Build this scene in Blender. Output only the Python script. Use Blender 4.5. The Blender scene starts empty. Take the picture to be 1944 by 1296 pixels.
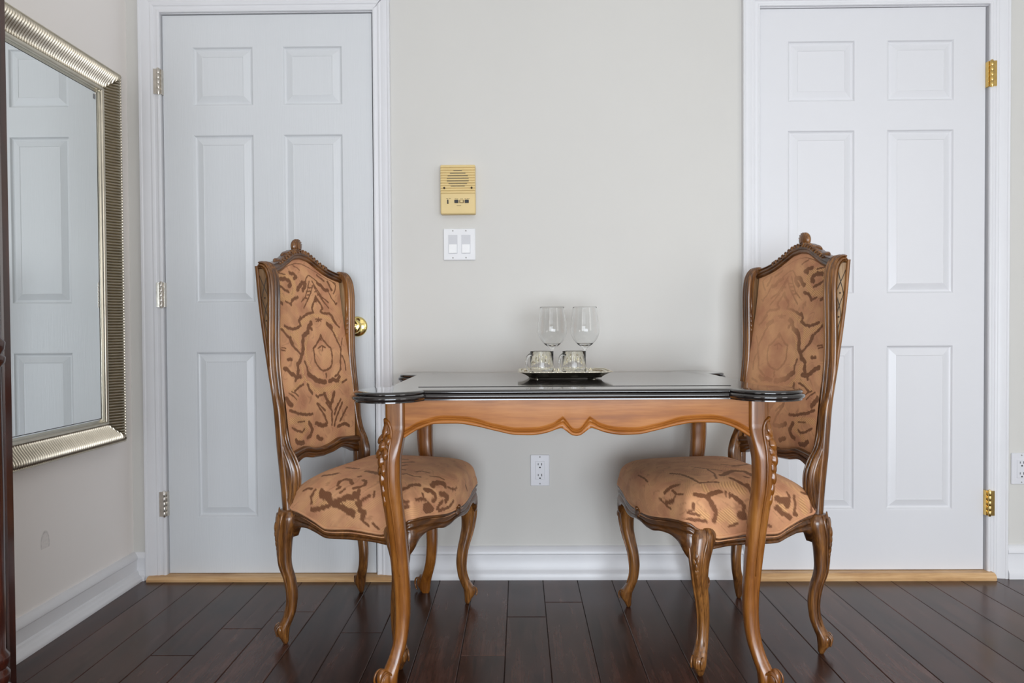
import bpy, math, random
import numpy as np
from mathutils import Vector, Matrix
random.seed(7); rng = np.random.default_rng(7)
S = bpy.context.scene
C = S.collection
PI = math.pi

# ------------------------------------------------------------------ camera
F_PX = 1296.0
cam_d = bpy.data.cameras.new('camera'); cam = bpy.data.objects.new('camera', cam_d); C.objects.link(cam)
cam_d.sensor_width = 36.0; cam_d.lens = 36.0 * F_PX / 1944.0; cam_d.clip_start = 0.02
yaw, pitch, roll = 15 / 1296, -21 / 1296, 0.006
fw = Vector((-math.sin(yaw) * math.cos(pitch), math.cos(yaw) * math.cos(pitch), math.sin(pitch)))
rt = Vector((math.cos(yaw), math.sin(yaw), 0)); up = rt.cross(fw)
r2 = rt * math.cos(roll) - up * math.sin(roll); u2 = up * math.cos(roll) + rt * math.sin(roll)
cam.matrix_world = Matrix(((r2.x, u2.x, -fw.x, 0), (r2.y, u2.y, -fw.y, 0), (r2.z, u2.z, -fw.z, 0.90), (0, 0, 0, 1)))
S.camera = cam

# ------------------------------------------------------------------ exposure, sky, lights
S.view_settings.view_transform = 'Standard'; S.view_settings.look = 'None'
S.view_settings.gamma = 1.0; S.view_settings.use_curve_mapping = False
S.view_settings.exposure = -0.60
w = bpy.data.worlds.new('World'); S.world = w; w.use_nodes = True
bg = w.node_tree.nodes['Background']; bg.inputs[0].default_value = (0.75, 0.86, 1.0, 1); bg.inputs[1].default_value = 1.0


XL0 = -1.418


def area(name, loc, rot, sx, sy, power, col):
    l = bpy.data.lights.new(name, 'AREA'); l.shape = 'RECTANGLE'; l.size = sx; l.size_y = sy
    l.energy = power; l.color = col
    o = bpy.data.objects.new(name, l); C.objects.link(o); o.location = loc; o.rotation_euler = rot
    return o


# added frontal fill at the rear, daylight at the side windows, added ceiling fill
area('window_light_1', (0.55, -2.37, 0.70), (PI / 2, 0, 0), 2.30, 1.26, 186, (0.86, 0.925, 1.0))
area('window_light_2', (XL0 + 0.03, -1.20, 1.40), (0, -PI / 2, 0), 1.5, 1.5, 22, (1.0, 0.97, 0.93))
area('window_light_3', (3.02, -1.30, 1.45), (0, PI / 2, 0), 1.6, 1.7, 45, (1.0, 0.96, 0.92))
area('ceiling_lamp_light', (0.2, 0.5, 2.50), (0, 0, 0), 0.8, 0.8, 3, (1.0, 0.88, 0.74))

# ------------------------------------------------------------------ materials
MATS = {}


def new_mat(name):
    m = bpy.data.materials.new(name); m.use_nodes = True
    nt = m.node_tree; b = nt.nodes['Principled BSDF']
    MATS[name] = m
    return m, nt, b


def N(nt, t, **kw):
    n = nt.nodes.new(t)
    for k, v in kw.items():
        if k in ('operation', 'blend_type', 'data_type', 'wave_type', 'bands_direction', 'attribute_name', 'noise_dimensions', 'feature', 'rings_direction', 'wave_profile'):
            setattr(n, k, v)
        else:
            n.inputs[k].default_value = v
    return n


def ramp(nt, stops):
    r = nt.nodes.new('ShaderNodeValToRGB')
    while len(r.color_ramp.elements) > 1: r.color_ramp.elements.remove(r.color_ramp.elements[-1])
    r.color_ramp.elements[0].position = stops[0][0]; r.color_ramp.elements[0].color = (*stops[0][1], 1)
    for p, c in stops[1:]:
        e = r.color_ramp.elements.new(p); e.color = (*c, 1)
    return r


def simple(name, col, rough=0.5, metal=0.0, spec=0.5, coat=0.0, noise=0.0, nscale=20, bump=0.0, bscale=60):
    m, nt, b = new_mat(name)
    b.inputs['Base Color'].default_value = (*col, 1); b.inputs['Roughness'].default_value = rough
    b.inputs['Metallic'].default_value = metal; b.inputs['Specular IOR Level'].default_value = spec
    b.inputs['Coat Weight'].default_value = coat; b.inputs['Coat Roughness'].default_value = 0.1
    tc = N(nt, 'ShaderNodeTexCoord')
    if noise:
        n = N(nt, 'ShaderNodeTexNoise', Scale=nscale, Detail=4.0)
        nt.links.new(tc.outputs['Object'], n.inputs['Vector'])
        r = ramp(nt, [(0.25, tuple(c * (1 - noise) for c in col)), (0.75, tuple(min(1, c * (1 + noise)) for c in col))])
        nt.links.new(n.outputs['Fac'], r.inputs['Fac']); nt.links.new(r.outputs['Color'], b.inputs['Base Color'])
    if bump:
        n2 = N(nt, 'ShaderNodeTexNoise', Scale=bscale, Detail=5.0)
        nt.links.new(tc.outputs['Object'], n2.inputs['Vector'])
        bp = N(nt, 'ShaderNodeBump', Strength=bump, Distance=0.002)
        nt.links.new(n2.outputs['Fac'], bp.inputs['Height']); nt.links.new(bp.outputs['Normal'], b.inputs['Normal'])
    return m


def wood(name, dark, mid, light, axis='Z', rough=0.3, coat=0.3, scale=1.0, bump=0.15, random_obj=0.0, stretch=14.0, spec=0.5, fine=0.45):
    m, nt, b = new_mat(name)
    tc = N(nt, 'ShaderNodeTexCoord')
    mp = N(nt, 'ShaderNodeMapping')
    s = {'X': (1, stretch, stretch), 'Y': (stretch, 1, stretch), 'Z': (stretch, stretch, 1)}[axis]
    mp.inputs['Scale'].default_value = tuple(v * scale for v in s)
    nt.links.new(tc.outputs['Object'], mp.inputs['Vector'])
    oi = N(nt, 'ShaderNodeObjectInfo')
    if random_obj:
        mul = N(nt, 'ShaderNodeMath', operation='MULTIPLY'); mul.inputs[1].default_value = 40.0
        nt.links.new(oi.outputs['Random'], mul.inputs[0])
        nt.links.new(mul.outputs[0], mp.inputs['Location'])
    n = N(nt, 'ShaderNodeTexNoise', Scale=3.0, Detail=6.0, Roughness=0.62, Distortion=0.6)
    nt.links.new(mp.outputs[0], n.inputs['Vector'])
    n2 = N(nt, 'ShaderNodeTexNoise', Scale=14.0, Detail=3.0, Roughness=0.6)
    nt.links.new(mp.outputs[0], n2.inputs['Vector'])
    n3 = N(nt, 'ShaderNodeTexNoise', Scale=7.0, Detail=3.0)
    nt.links.new(tc.outputs['Object'], n3.inputs['Vector'])
    a1 = N(nt, 'ShaderNodeMath', operation='MULTIPLY_ADD'); a1.inputs[1].default_value = fine
    nt.links.new(n2.outputs['Fac'], a1.inputs[0]); nt.links.new(n.outputs['Fac'], a1.inputs[2])
    a2 = N(nt, 'ShaderNodeMath', operation='MULTIPLY_ADD'); a2.inputs[1].default_value = 0.5
    nt.links.new(n3.outputs['Fac'], a2.inputs[0]); nt.links.new(a1.outputs[0], a2.inputs[2])
    last = a2
    if random_obj:
        a3 = N(nt, 'ShaderNodeMath', operation='MULTIPLY_ADD'); a3.inputs[1].default_value = random_obj
        nt.links.new(oi.outputs['Random'], a3.inputs[0]); nt.links.new(a2.outputs[0], a3.inputs[2])
        last = N(nt, 'ShaderNodeMath', operation='SUBTRACT'); last.inputs[1].default_value = random_obj / 2
        nt.links.new(a3.outputs[0], last.inputs[0])
    r = ramp(nt, [(0.72, dark), (0.95, mid), (1.2, light)])
    # ramp input is clipped to 0..1: rescale
    sc = N(nt, 'ShaderNodeMapRange'); sc.inputs['From Min'].default_value = 0.6; sc.inputs['From Max'].default_value = 1.35
    nt.links.new(last.outputs[0], sc.inputs['Value'])
    r.color_ramp.elements[0].position = 0.15; r.color_ramp.elements[1].position = 0.5; r.color_ramp.elements[2].position = 0.9
    nt.links.new(sc.outputs[0], r.inputs['Fac']); nt.links.new(r.outputs['Color'], b.inputs['Base Color'])
    b.inputs['Roughness'].default_value = rough; b.inputs['Coat Weight'].default_value = coat
    b.inputs['Coat Roughness'].default_value = 0.12; b.inputs['Specular IOR Level'].default_value = spec
    if bump:
        bp = N(nt, 'ShaderNodeBump', Strength=bump, Distance=0.001)
        nt.links.new(a1.outputs[0], bp.inputs['Height']); nt.links.new(bp.outputs['Normal'], b.inputs['Normal'])
    return m


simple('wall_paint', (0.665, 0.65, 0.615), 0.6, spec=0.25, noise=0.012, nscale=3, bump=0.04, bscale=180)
simple('ceiling_paint', (0.85, 0.85, 0.83), 0.8, noise=0.01, nscale=3)
simple('trim_paint', (0.78, 0.78, 0.80), 0.35, noise=0.015, nscale=9, bump=0.05, bscale=40)
simple('nickel', (0.62, 0.58, 0.52), 0.28, 1.0, noise=0.1, nscale=80)
simple('brass', (0.72, 0.50, 0.17), 0.22, 1.0, noise=0.15, nscale=60)
simple('polished_brass', (0.83, 0.66, 0.25), 0.15, 1.0, noise=0.06, nscale=50)
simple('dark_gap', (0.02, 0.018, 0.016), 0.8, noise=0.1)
simple('plate_white', (0.80, 0.80, 0.81), 0.35, noise=0.01)
simple('outlet_white', (0.74, 0.74, 0.77), 0.35, noise=0.01)
simple('rocker_shade', (0.60, 0.60, 0.62), 0.35, noise=0.01)
simple('rocker_white', (0.90, 0.90, 0.90), 0.3, noise=0.01)
simple('slot_dark', (0.03, 0.03, 0.035), 0.6, noise=0.1)
simple('screw_metal', (0.42, 0.41, 0.40), 0.4, 0.8, noise=0.1)
simple('intercom_plastic', (0.76, 0.58, 0.27), 0.42, noise=0.03, nscale=14)
simple('intercom_print', (0.22, 0.15, 0.06), 0.6, noise=0.2, nscale=400)
simple('champagne_silver', (0.60, 0.55, 0.455), 0.33, 1.0, noise=0.08, nscale=30)
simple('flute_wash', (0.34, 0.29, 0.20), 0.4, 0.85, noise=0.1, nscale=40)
simple('champagne_lip', (0.70, 0.67, 0.58), 0.38, 0.75, noise=0.05, nscale=30)
simple('mirror_glass', (0.86, 0.88, 0.87), 0.01, 1.0, noise=0.004, nscale=3)
simple('mirror_backing', (0.04, 0.04, 0.04), 0.6, noise=0.1)
simple('tray_silver', (0.82, 0.77, 0.66), 0.25, 1.0, noise=0.25, nscale=120, bump=0.5, bscale=220)
simple('nail_dark', (0.05, 0.035, 0.025), 0.4, 0.5, noise=0.1)
simple('lattice_line', (0.035, 0.022, 0.015), 0.5, noise=0.1)
simple('sticker', (0.25, 0.25, 0.26), 0.5, noise=0.5, nscale=500)
simple('back_lining', (0.34, 0.16, 0.075), 0.85, noise=0.1, nscale=60)
wood('walnut', (0.032, 0.011, 0.0035), (0.112, 0.041, 0.010), (0.31, 0.130, 0.032), 'Z', 0.28, 0.35, 1.2, fine=0.6, stretch=18.0)
wood('walnut_cross', (0.032, 0.011, 0.0035), (0.112, 0.041, 0.010), (0.26, 0.105, 0.026), 'X', 0.28, 0.35, 1.2, fine=0.35, stretch=18.0)
wood('wing_panel_wood', (0.12, 0.062, 0.028), (0.24, 0.135, 0.065), (0.40, 0.26, 0.14), 'Z', 0.25, 0.4, 1.2)
wood('honey_wood', (0.12, 0.036, 0.005), (0.235, 0.080, 0.012), (0.38, 0.155, 0.034), 'Z', 0.26, 0.25, 1.0, bump=0.06)
wood('honey_wood_cross', (0.25, 0.078, 0.014), (0.38, 0.135, 0.025), (0.50, 0.205, 0.052), 'X', 0.36, 0.05, 0.9, bump=0.06, spec=0.3)
wood('mahogany', (0.016, 0.003, 0.0015), (0.036, 0.007, 0.004), (0.075, 0.018, 0.009), 'Z', 0.25, 0.5, 1.0)
wood('threshold_oak', (0.42, 0.22, 0.09), (0.62, 0.37, 0.17), (0.75, 0.50, 0.27), 'X', 0.45, 0.1, 1.0)
wood('floor_wood', (0.022, 0.0085, 0.0055), (0.056, 0.0225, 0.0155), (0.105, 0.046, 0.033), 'Y', 0.27, 0.1, 1.0, bump=0.12, random_obj=0.25, spec=0.35)


def door_material():
    m, nt, b = new_mat('door_paint')
    b.inputs['Base Color'].default_value = (0.70, 0.715, 0.73, 1); b.inputs['Roughness'].default_value = 0.38
    tc = N(nt, 'ShaderNodeTexCoord'); mp = N(nt, 'ShaderNodeMapping')
    mp.inputs['Scale'].default_value = (150, 20, 7)
    nt.links.new(tc.outputs['Object'], mp.inputs['Vector'])
    n = N(nt, 'ShaderNodeTexNoise', Scale=1.0, Detail=4.0, Distortion=1.2)
    nt.links.new(mp.outputs[0], n.inputs['Vector'])
    bp = N(nt, 'ShaderNodeBump', Strength=0.22, Distance=0.002)
    nt.links.new(n.outputs['Fac'], bp.inputs['Height']); nt.links.new(bp.outputs['Normal'], b.inputs['Normal'])
    m2, nt2, b2 = new_mat('door_paint_smooth')
    b2.inputs['Base Color'].default_value = (0.75, 0.75, 0.77, 1); b2.inputs['Roughness'].default_value = 0.35
    tc = N(nt2, 'ShaderNodeTexCoord')
    n = N(nt2, 'ShaderNodeTexNoise', Scale=45.0, Detail=3.0)
    nt2.links.new(tc.outputs['Object'], n.inputs['Vector'])
    bp = N(nt2, 'ShaderNodeBump', Strength=0.03, Distance=0.002)
    nt2.links.new(n.outputs['Fac'], bp.inputs['Height']); nt2.links.new(bp.outputs['Normal'], b2.inputs['Normal'])


door_material()


def left_wall_material():
    # the wall paint lightened to stand in for light, with one arched grey scuff
    m, nt, b = new_mat('left_wall_paint')
    b.inputs['Roughness'].default_value = 0.6; b.inputs['Specular IOR Level'].default_value = 0.25
    tc = N(nt, 'ShaderNodeTexCoord'); sp = N(nt, 'ShaderNodeSeparateXYZ')
    nt.links.new(tc.outputs['Object'], sp.inputs[0])

    def M(op, a, bb=None, c=None):
        n = N(nt, 'ShaderNodeMath', operation=op)
        for i, v in enumerate((a, bb, c)):
            if v is None: continue
            if isinstance(v, (int, float)): n.inputs[i].default_value = v
            else: nt.links.new(v, n.inputs[i])
        return n.outputs[0]
    dy = M('DIVIDE', M('SUBTRACT', sp.outputs['Y'], 2.008), 0.020)
    dz = M('DIVIDE', M('SUBTRACT', sp.outputs['Z'], 0.274), 0.040)
    r = M('SQRT', M('ADD', M('MULTIPLY', dy, dy), M('MULTIPLY', dz, dz)))
    ring = M('SUBTRACT', 1.0, M('MULTIPLY', M('ABSOLUTE', M('SUBTRACT', r, 0.85)), 6.0))
    inside = M('MULTIPLY', M('LESS_THAN', r, 0.95), 0.35)
    ab = M('GREATER_THAN', dz, -0.35)
    nz = N(nt, 'ShaderNodeTexNoise', Scale=130.0, Detail=3.0); nt.links.new(tc.outputs['Object'], nz.inputs['Vector'])
    msk = M('MULTIPLY', M('MULTIPLY', M('MAXIMUM', M('MAXIMUM', ring, 0.0), inside), ab), M('MULTIPLY', nz.outputs['Fac'], 0.9))
    mx = N(nt, 'ShaderNodeMix', data_type='RGBA')
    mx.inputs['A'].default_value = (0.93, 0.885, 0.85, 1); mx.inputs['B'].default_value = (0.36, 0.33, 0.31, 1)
    nt.links.new(msk, mx.inputs['Factor']); nt.links.new(mx.outputs['Result'], b.inputs['Base Color'])


left_wall_material()


def glass_material():
    m, nt, b = new_mat('clear_glass')
    b.inputs['Base Color'].default_value = (0.985, 0.99, 0.99, 1); b.inputs['Roughness'].default_value = 0.0
    b.inputs['Transmission Weight'].default_value = 1.0; b.inputs['IOR'].default_value = 1.33


glass_material()


def tabletop_material():
    m, nt, b = new_mat('tabletop_black')
    tc = N(nt, 'ShaderNodeTexCoord'); mp = N(nt, 'ShaderNodeMapping')
    mp.inputs['Scale'].default_value = (1.2, 14, 14)
    nt.links.new(tc.outputs['Object'], mp.inputs['Vector'])
    n = N(nt, 'ShaderNodeTexNoise', Scale=3.0, Detail=6.0, Distortion=0.4); nt.links.new(mp.outputs[0], n.inputs['Vector'])
    r = ramp(nt, [(0.3, (0.007, 0.006, 0.006)), (0.7, (0.028, 0.022, 0.020))])
    nt.links.new(n.outputs['Fac'], r.inputs['Fac'])
    # two small faded painted flower sprays near the back corners
    sp = N(nt, 'ShaderNodeSeparateXYZ'); nt.links.new(tc.outputs['Object'], sp.inputs[0])

    def M(op, a, bb=None):
        k = N(nt, 'ShaderNodeMath', operation=op)
        for i, v in enumerate((a, bb)):
            if v is None: continue
            if isinstance(v, (int, float)): k.inputs[i].default_value = v
            else: nt.links.new(v, k.inputs[i])
        return k.outputs[0]
    ax = M('DIVIDE', M('SUBTRACT', M('ABSOLUTE', sp.outputs['X']), 0.345), 0.055)
    ay = M('DIVIDE', M('SUBTRACT', sp.outputs['Y'], 0.09), 0.075)
    d = M('SQRT', M('ADD', M('MULTIPLY', ax, ax), M('MULTIPLY', ay, ay)))
    n2 = N(nt, 'ShaderNodeTexVoronoi', Scale=70.0); nt.links.new(tc.outputs['Object'], n2.inputs['Vector'])
    msk = M('MULTIPLY', M('LESS_THAN', d, 1.0), M('LESS_THAN', n2.outputs['Distance'], 0.42))
    mx = N(nt, 'ShaderNodeMix', data_type='RGBA'); mx.inputs['B'].default_value = (0.16, 0.05, 0.035, 1)
    nt.links.new(M('MULTIPLY', msk, 0.75), mx.inputs['Factor']); nt.links.new(r.outputs['Color'], mx.inputs['A'])
    nt.links.new(mx.outputs['Result'], b.inputs['Base Color'])
    rr = N(nt, 'ShaderNodeMapRange'); rr.inputs['To Min'].default_value = 0.08; rr.inputs['To Max'].default_value = 0.16
    b.inputs['IOR'].default_value = 1.5; b.inputs['Coat Weight'].default_value = 0.8; b.inputs['Coat IOR'].default_value = 1.5; b.inputs['Coat Roughness'].default_value = 0.06
    nt.links.new(n.outputs['Fac'], rr.inputs['Value']); nt.links.new(rr.outputs[0], b.inputs['Roughness'])
    bp = N(nt, 'ShaderNodeBump', Strength=0.03, Distance=0.0005)
    nt.links.new(n.outputs['Fac'], bp.inputs['Height']); nt.links.new(bp.outputs['Normal'], b.inputs['Normal'])


tabletop_material()


def damask_material():
    # woven damask: the woven figure is stored per vertex (R dark figure, G golden rib weave)
    m, nt, b = new_mat('damask')
    b.inputs['Roughness'].default_value = 0.75; b.inputs['Specular IOR Level'].default_value = 0.3
    b.inputs['Sheen Weight'].default_value = 0.25; b.inputs['Sheen Roughness'].default_value = 0.4
    b.inputs['Sheen Tint'].default_value = (1.0, 0.72, 0.5, 1)
    at = N(nt, 'ShaderNodeVertexColor'); at.layer_name = 'weave'
    sp = N(nt, 'ShaderNodeSeparateColor'); nt.links.new(at.outputs['Color'], sp.inputs[0])
    tc = N(nt, 'ShaderNodeTexCoord')
    nz = N(nt, 'ShaderNodeTexNoise', Scale=16.0, Detail=5.0); nt.links.new(tc.outputs['Object'], nz.inputs['Vector'])
    base = ramp(nt, [(0.32, (0.52, 0.235, 0.125)), (0.68, (0.70, 0.37, 0.185))])
    nt.links.new(nz.outputs['Fac'], base.inputs['Fac'])
    mp = N(nt, 'ShaderNodeMapping'); mp.inputs['Rotation'].default_value = (math.radians(38), math.radians(-28), 0)
    nt.links.new(tc.outputs['Object'], mp.inputs['Vector'])
    wv = N(nt, 'ShaderNodeTexWave', wave_type='BANDS', bands_direction='Z', Scale=68.0, Distortion=1.2, Detail=1.0)
    nt.links.new(mp.outputs[0], wv.inputs['Vector'])
    gold = ramp(nt, [(0.2, (0.54, 0.265, 0.12)), (0.8, (0.74, 0.42, 0.19))])
    nt.links.new(wv.outputs['Fac'], gold.inputs['Fac'])
    m1 = N(nt, 'ShaderNodeMix', data_type='RGBA')
    nt.links.new(sp.outputs[1], m1.inputs['Factor']); nt.links.new(base.outputs['Color'], m1.inputs['A']); nt.links.new(gold.outputs['Color'], m1.inputs['B'])
    wf = N(nt, 'ShaderNodeTexWave', wave_type='BANDS', bands_direction='Z', Scale=95.0, Distortion=1.5, Detail=1.0)
    mp2 = N(nt, 'ShaderNodeMapping'); mp2.inputs['Rotation'].default_value = (math.radians(35), 0, 0); nt.links.new(tc.outputs['Object'], mp2.inputs['Vector'])
    nt.links.new(mp2.outputs[0], wf.inputs['Vector'])
    dk = ramp(nt, [(0.2, (0.135, 0.050, 0.021)), (0.8, (0.22, 0.088, 0.038))])
    nt.links.new(wf.outputs['Fac'], dk.inputs['Fac'])
    m2 = N(nt, 'ShaderNodeMix', data_type='RGBA')
    nt.links.new(sp.outputs[0], m2.inputs['Factor']); nt.links.new(m1.outputs['Result'], m2.inputs['A']); nt.links.new(dk.outputs['Color'], m2.inputs['B'])
    nt.links.new(m2.outputs['Result'], b.inputs['Base Color'])
    fine = N(nt, 'ShaderNodeTexNoise', Scale=420.0, Detail=2.0); nt.links.new(tc.outputs['Object'], fine.inputs['Vector'])
    hs = N(nt, 'ShaderNodeMath', operation='SUBTRACT'); nt.links.new(fine.outputs['Fac'], hs.inputs[0]); nt.links.new(sp.outputs[0], hs.inputs[1])
    bp = N(nt, 'ShaderNodeBump', Strength=0.35, Distance=0.0012)
    nt.links.new(hs.outputs[0], bp.inputs['Height']); nt.links.new(bp.outputs['Normal'], b.inputs['Normal'])


damask_material()

# ------------------------------------------------------------------ mesh helpers


class MB:
    """collects vertices and faces for ONE mesh object"""

    def __init__(s): s.v = []; s.f = []

    def add(s, verts, faces):
        k = len(s.v); s.v += [tuple(float(c) for c in p) for p in verts]; s.f += [tuple(i + k for i in f) for f in faces]

    def box(s, x0, y0, z0, x1, y1, z1, bev=0.0):
        if bev <= 0:
            P = [(x, y, z) for z in (z0, z1) for y in (y0, y1) for x in (x0, x1)]
            s.add(P, [(0, 2, 3, 1), (4, 5, 7, 6), (0, 1, 5, 4), (2, 6, 7, 3), (0, 4, 6, 2), (1, 3, 7, 5)]); return
        # chamfered box
        c = np.array([(x0 + x1) / 2, (y0 + y1) / 2, (z0 + z1) / 2]); h = np.array([abs(x1 - x0), abs(y1 - y0), abs(z1 - z0)]) / 2
        vid = {}; V = []
        for sx in (-1, 1):
            for sy in (-1, 1):
                for sz in (-1, 1):
                    sg = np.array([sx, sy, sz])
                    for a in range(3):
                        p = (h - bev) * sg; p[a] = h[a] * sg[a]; vid[(sx, sy, sz, a)] = len(V); V.append(c + p)
        Fs = []
        for a in range(3):
            b_, c_ = (a + 1) % 3, (a + 2) % 3
            for sg in (-1, 1):
                q = []
                for (p, r) in ((-1, -1), (1, -1), (1, 1), (-1, 1)):
                    k = [0, 0, 0]; k[a] = sg; k[b_] = p; k[c_] = r; q.append(vid[(*k, a)])
                Fs.append(tuple(q if sg > 0 else q[::-1]))
            for s1 in (-1, 1):
                for s2 in (-1, 1):
                    q = []
                    for t, ax in ((-1, b_), (1, b_), (1, c_), (-1, c_)):
                        k = [0, 0, 0]; k[a] = t; k[b_] = s1; k[c_] = s2; q.append(vid[(*k, ax)])
                    Fs.append(tuple(q if s1 * s2 < 0 else q[::-1]))
        for sx in (-1, 1):
            for sy in (-1, 1):
                for sz in (-1, 1):
                    q = tuple(vid[(sx, sy, sz, a)] for a in range(3)); Fs.append(q if sx * sy * sz > 0 else q[::-1])
        s.add(V, Fs)

    def grid(s, P, cu=False, cv=False, cap0=False, cap1=False, flip=False):
        """P[n, m, 3]: n rows, m points per row; cu closes rows' loop (m), cv closes along n"""
        P = np.asarray(P, float); n, m = P.shape[:2]; k = len(s.v); F_ = []
        for i in range(n if cv else n - 1):
            for j in range(m if cu else m - 1):
                a, b_, c_, d = i * m + j, i * m + (j + 1) % m, ((i + 1) % n) * m + (j + 1) % m, ((i + 1) % n) * m + j
                F_.append((a, d, c_, b_) if flip else (a, b_, c_, d))
        if cap0: q = tuple(range(m)); F_.append(q if flip else q[::-1])
        if cap1: q = tuple((n - 1) * m + j for j in range(m)); F_.append(q[::-1] if flip else q)
        s.add(P.reshape(-1, 3), F_)

    def lathe(s, prof, c=(0, 0, 0), seg=32, axis='Z', caps=(False, False)):
        P = []
        for r, h in prof:
            row = []
            for k in range(seg):
                a = 2 * PI * k / seg
                p = (r * math.cos(a), r * math.sin(a), h)
                if axis == 'Y': p = (p[0], -p[2], p[1])
                if axis == 'X': p = (p[2], p[0], p[1])
                row.append((c[0] + p[0], c[1] + p[1], c[2] + p[2]))
            P.append(row)
        s.grid(P, cu=True, cap0=caps[0], cap1=caps[1])

    def tube(s, path, rad, seg=10, caps=True, flat=1.0):
        path = np.asarray(path, float); n = len(path)
        rad = np.broadcast_to(np.asarray(rad, float), (n,))
        T = np.gradient(path, axis=0); T /= np.linalg.norm(T, axis=1)[:, None] + 1e-12
        u = np.cross(T[0], (0, 0, 1.0))
        if np.linalg.norm(u) < 1e-3: u = np.cross(T[0], (1.0, 0, 0))
        u /= np.linalg.norm(u); P = []
        for i in range(n):
            u = u - T[i] * (u @ T[i]); u /= np.linalg.norm(u); v = np.cross(T[i], u)
            P.append([path[i] + rad[i] * (math.cos(a) * u + flat * math.sin(a) * v) for a in np.linspace(0, 2 * PI, seg, endpoint=False)])
        s.grid(P, cu=True, cap0=caps, cap1=caps)

    def blob(s, c, ax, rx, ry, rz, nu=10, nv=7, taper=0.0):
        """ellipsoid; ax = 3x3 rows of local axes"""
        ax = np.asarray(ax, float); P = []
        for i in range(nv + 1):
            th = PI * i / nv
            row = []
            for j in range(nu):
                a = 2 * PI * j / nu
                l = np.array([rx * math.sin(th) * math.cos(a) * (1 + taper * math.cos(th)), ry * math.sin(th) * math.sin(a) * (1 + taper * math.cos(th)), rz * math.cos(th)])
                row.append(np.asarray(c) + l @ ax)
            P.append(row)
        s.grid(P, cu=True, flip=True)

    def build(s, name, mat, parent=None, smooth=True, angle=None, matrix=None):
        me = bpy.data.meshes.new(name); me.from_pydata(s.v, [], s.f); me.validate(); me.update()
        me.materials.append(MATS[mat])
        if smooth:
            me.polygons.foreach_set('use_smooth', [True] * len(me.polygons))
            if angle is not None: me.set_sharp_from_angle(angle=math.radians(angle))
        o = bpy.data.objects.new(name, me); C.objects.link(o)
        if parent is not None: o.parent = parent
        if matrix is not None: o.matrix_local = matrix
        return o


def tag(o, label=None, cat=None, group=None, kind=None):
    if label: o['label'] = label
    if cat: o['category'] = cat
    if group: o['group'] = group
    if kind: o['kind'] = kind
    return o


def empty(name, loc, rz=0.0):
    o = bpy.data.objects.new(name, None); C.objects.link(o); o.location = loc; o.rotation_euler = (0, 0, rz); o.empty_display_size = 0.1
    return o


def sm(x, a, b):
    t = np.clip((x - a) / (b - a), 0, 1); return t * t * (3 - 2 * t)


def interp(x, xs, ys):
    """smooth (monotone cubic-ish) interpolation through points"""
    xs = np.asarray(xs, float); ys = np.asarray(ys, float); x = np.asarray(x, float)
    d = np.diff(ys) / np.diff(xs); t = np.zeros_like(ys)
    t[1:-1] = np.where(d[:-1] * d[1:] > 0, 2 * d[:-1] * d[1:] / (d[:-1] + d[1:] + 1e-15), 0.0)
    t[0], t[-1] = d[0], d[-1]
    i = np.clip(np.searchsorted(xs, x) - 1, 0, len(xs) - 2)
    h = xs[i + 1] - xs[i]; s_ = np.clip((x - xs[i]) / h, 0, 1)
    return ((2 * s_**3 - 3 * s_**2 + 1) * ys[i] + (s_**3 - 2 * s_**2 + s_) * h * t[i] + (-2 * s_**3 + 3 * s_**2) * ys[i + 1] + (s_**3 - s_**2) * h * t[i + 1])


def catmull(pts, n):
    pts = np.asarray(pts, float); L = np.r_[0, np.cumsum(np.linalg.norm(np.diff(pts, axis=0), axis=1))]
    t = np.linspace(0, L[-1], n)
    out = []
    P = np.vstack([2 * pts[0] - pts[1], pts, 2 * pts[-1] - pts[-2]])
    for tt in t:
        i = min(np.searchsorted(L, tt, side='right') - 1, len(pts) - 2); s_ = (tt - L[i]) / (L[i + 1] - L[i])
        a, b, c, d = P[i], P[i + 1], P[i + 2], P[i + 3]
        out.append(0.5 * (2 * b + (c - a) * s_ + (2 * a - 5 * b + 4 * c - d) * s_**2 + (3 * b - a - 3 * c + d) * s_**3))
    return np.array(out)


# ------------------------------------------------------------------ room shell
YB = 2.471          # face of the back wall
XL, XR = -1.418, 3.05
YR, ZC = -2.40, 2.62
m = MB(); m.box(XL - 0.1, YB + 0.045, -0.1, XR + 0.1, YB + 0.16, ZC + 0.1)
# facing around the two door openings
DL = (-1.300, -0.5145, 2.058); DR = (0.856, 1.683, 2.056)
for a, b in ((XL - 0.1, DL[0]), (DL[1], DR[0]), (DR[1], XR + 0.1)): m.box(a, YB, -0.1, b, YB + 0.06, ZC + 0.1)
for d in (DL, DR): m.box(d[0], YB, d[2], d[1], YB + 0.06, ZC + 0.1)
tag(m.build('wall_back', 'wall_paint', smooth=False), kind='structure')
m = MB(); ly, lz = (-2.0, -0.40), (0.60, 2.20)
m.box(XL - 0.1, YR, -0.1, XL, YB, lz[0]); m.box(XL - 0.1, YR, lz[1], XL, YB, ZC + 0.1); m.box(XL - 0.1, YR, lz[0], XL, ly[0], lz[1]); m.box(XL - 0.1, ly[1], lz[0], XL, YB, lz[1])
tag(m.build('wall_left', 'left_wall_paint', smooth=False), kind='structure')
m = MB(); wy, zs = (-2.20, -0.40), (0.60, 2.30)
m.box(XR, YR, -0.1, XR + 0.1, YB, zs[0]); m.box(XR, YR, zs[1], XR + 0.1, YB, ZC + 0.1); m.box(XR, YR, zs[0], XR + 0.1, wy[0], zs[1]); m.box(XR, wy[1], zs[0], XR + 0.1, YB, zs[1])
tag(m.build('wall_right', 'wall_paint', smooth=False), kind='structure')
m = MB(); m.box(XL - 0.1, YR - 0.1, ZC, XR + 0.1, YB + 0.1, ZC + 0.1)
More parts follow.
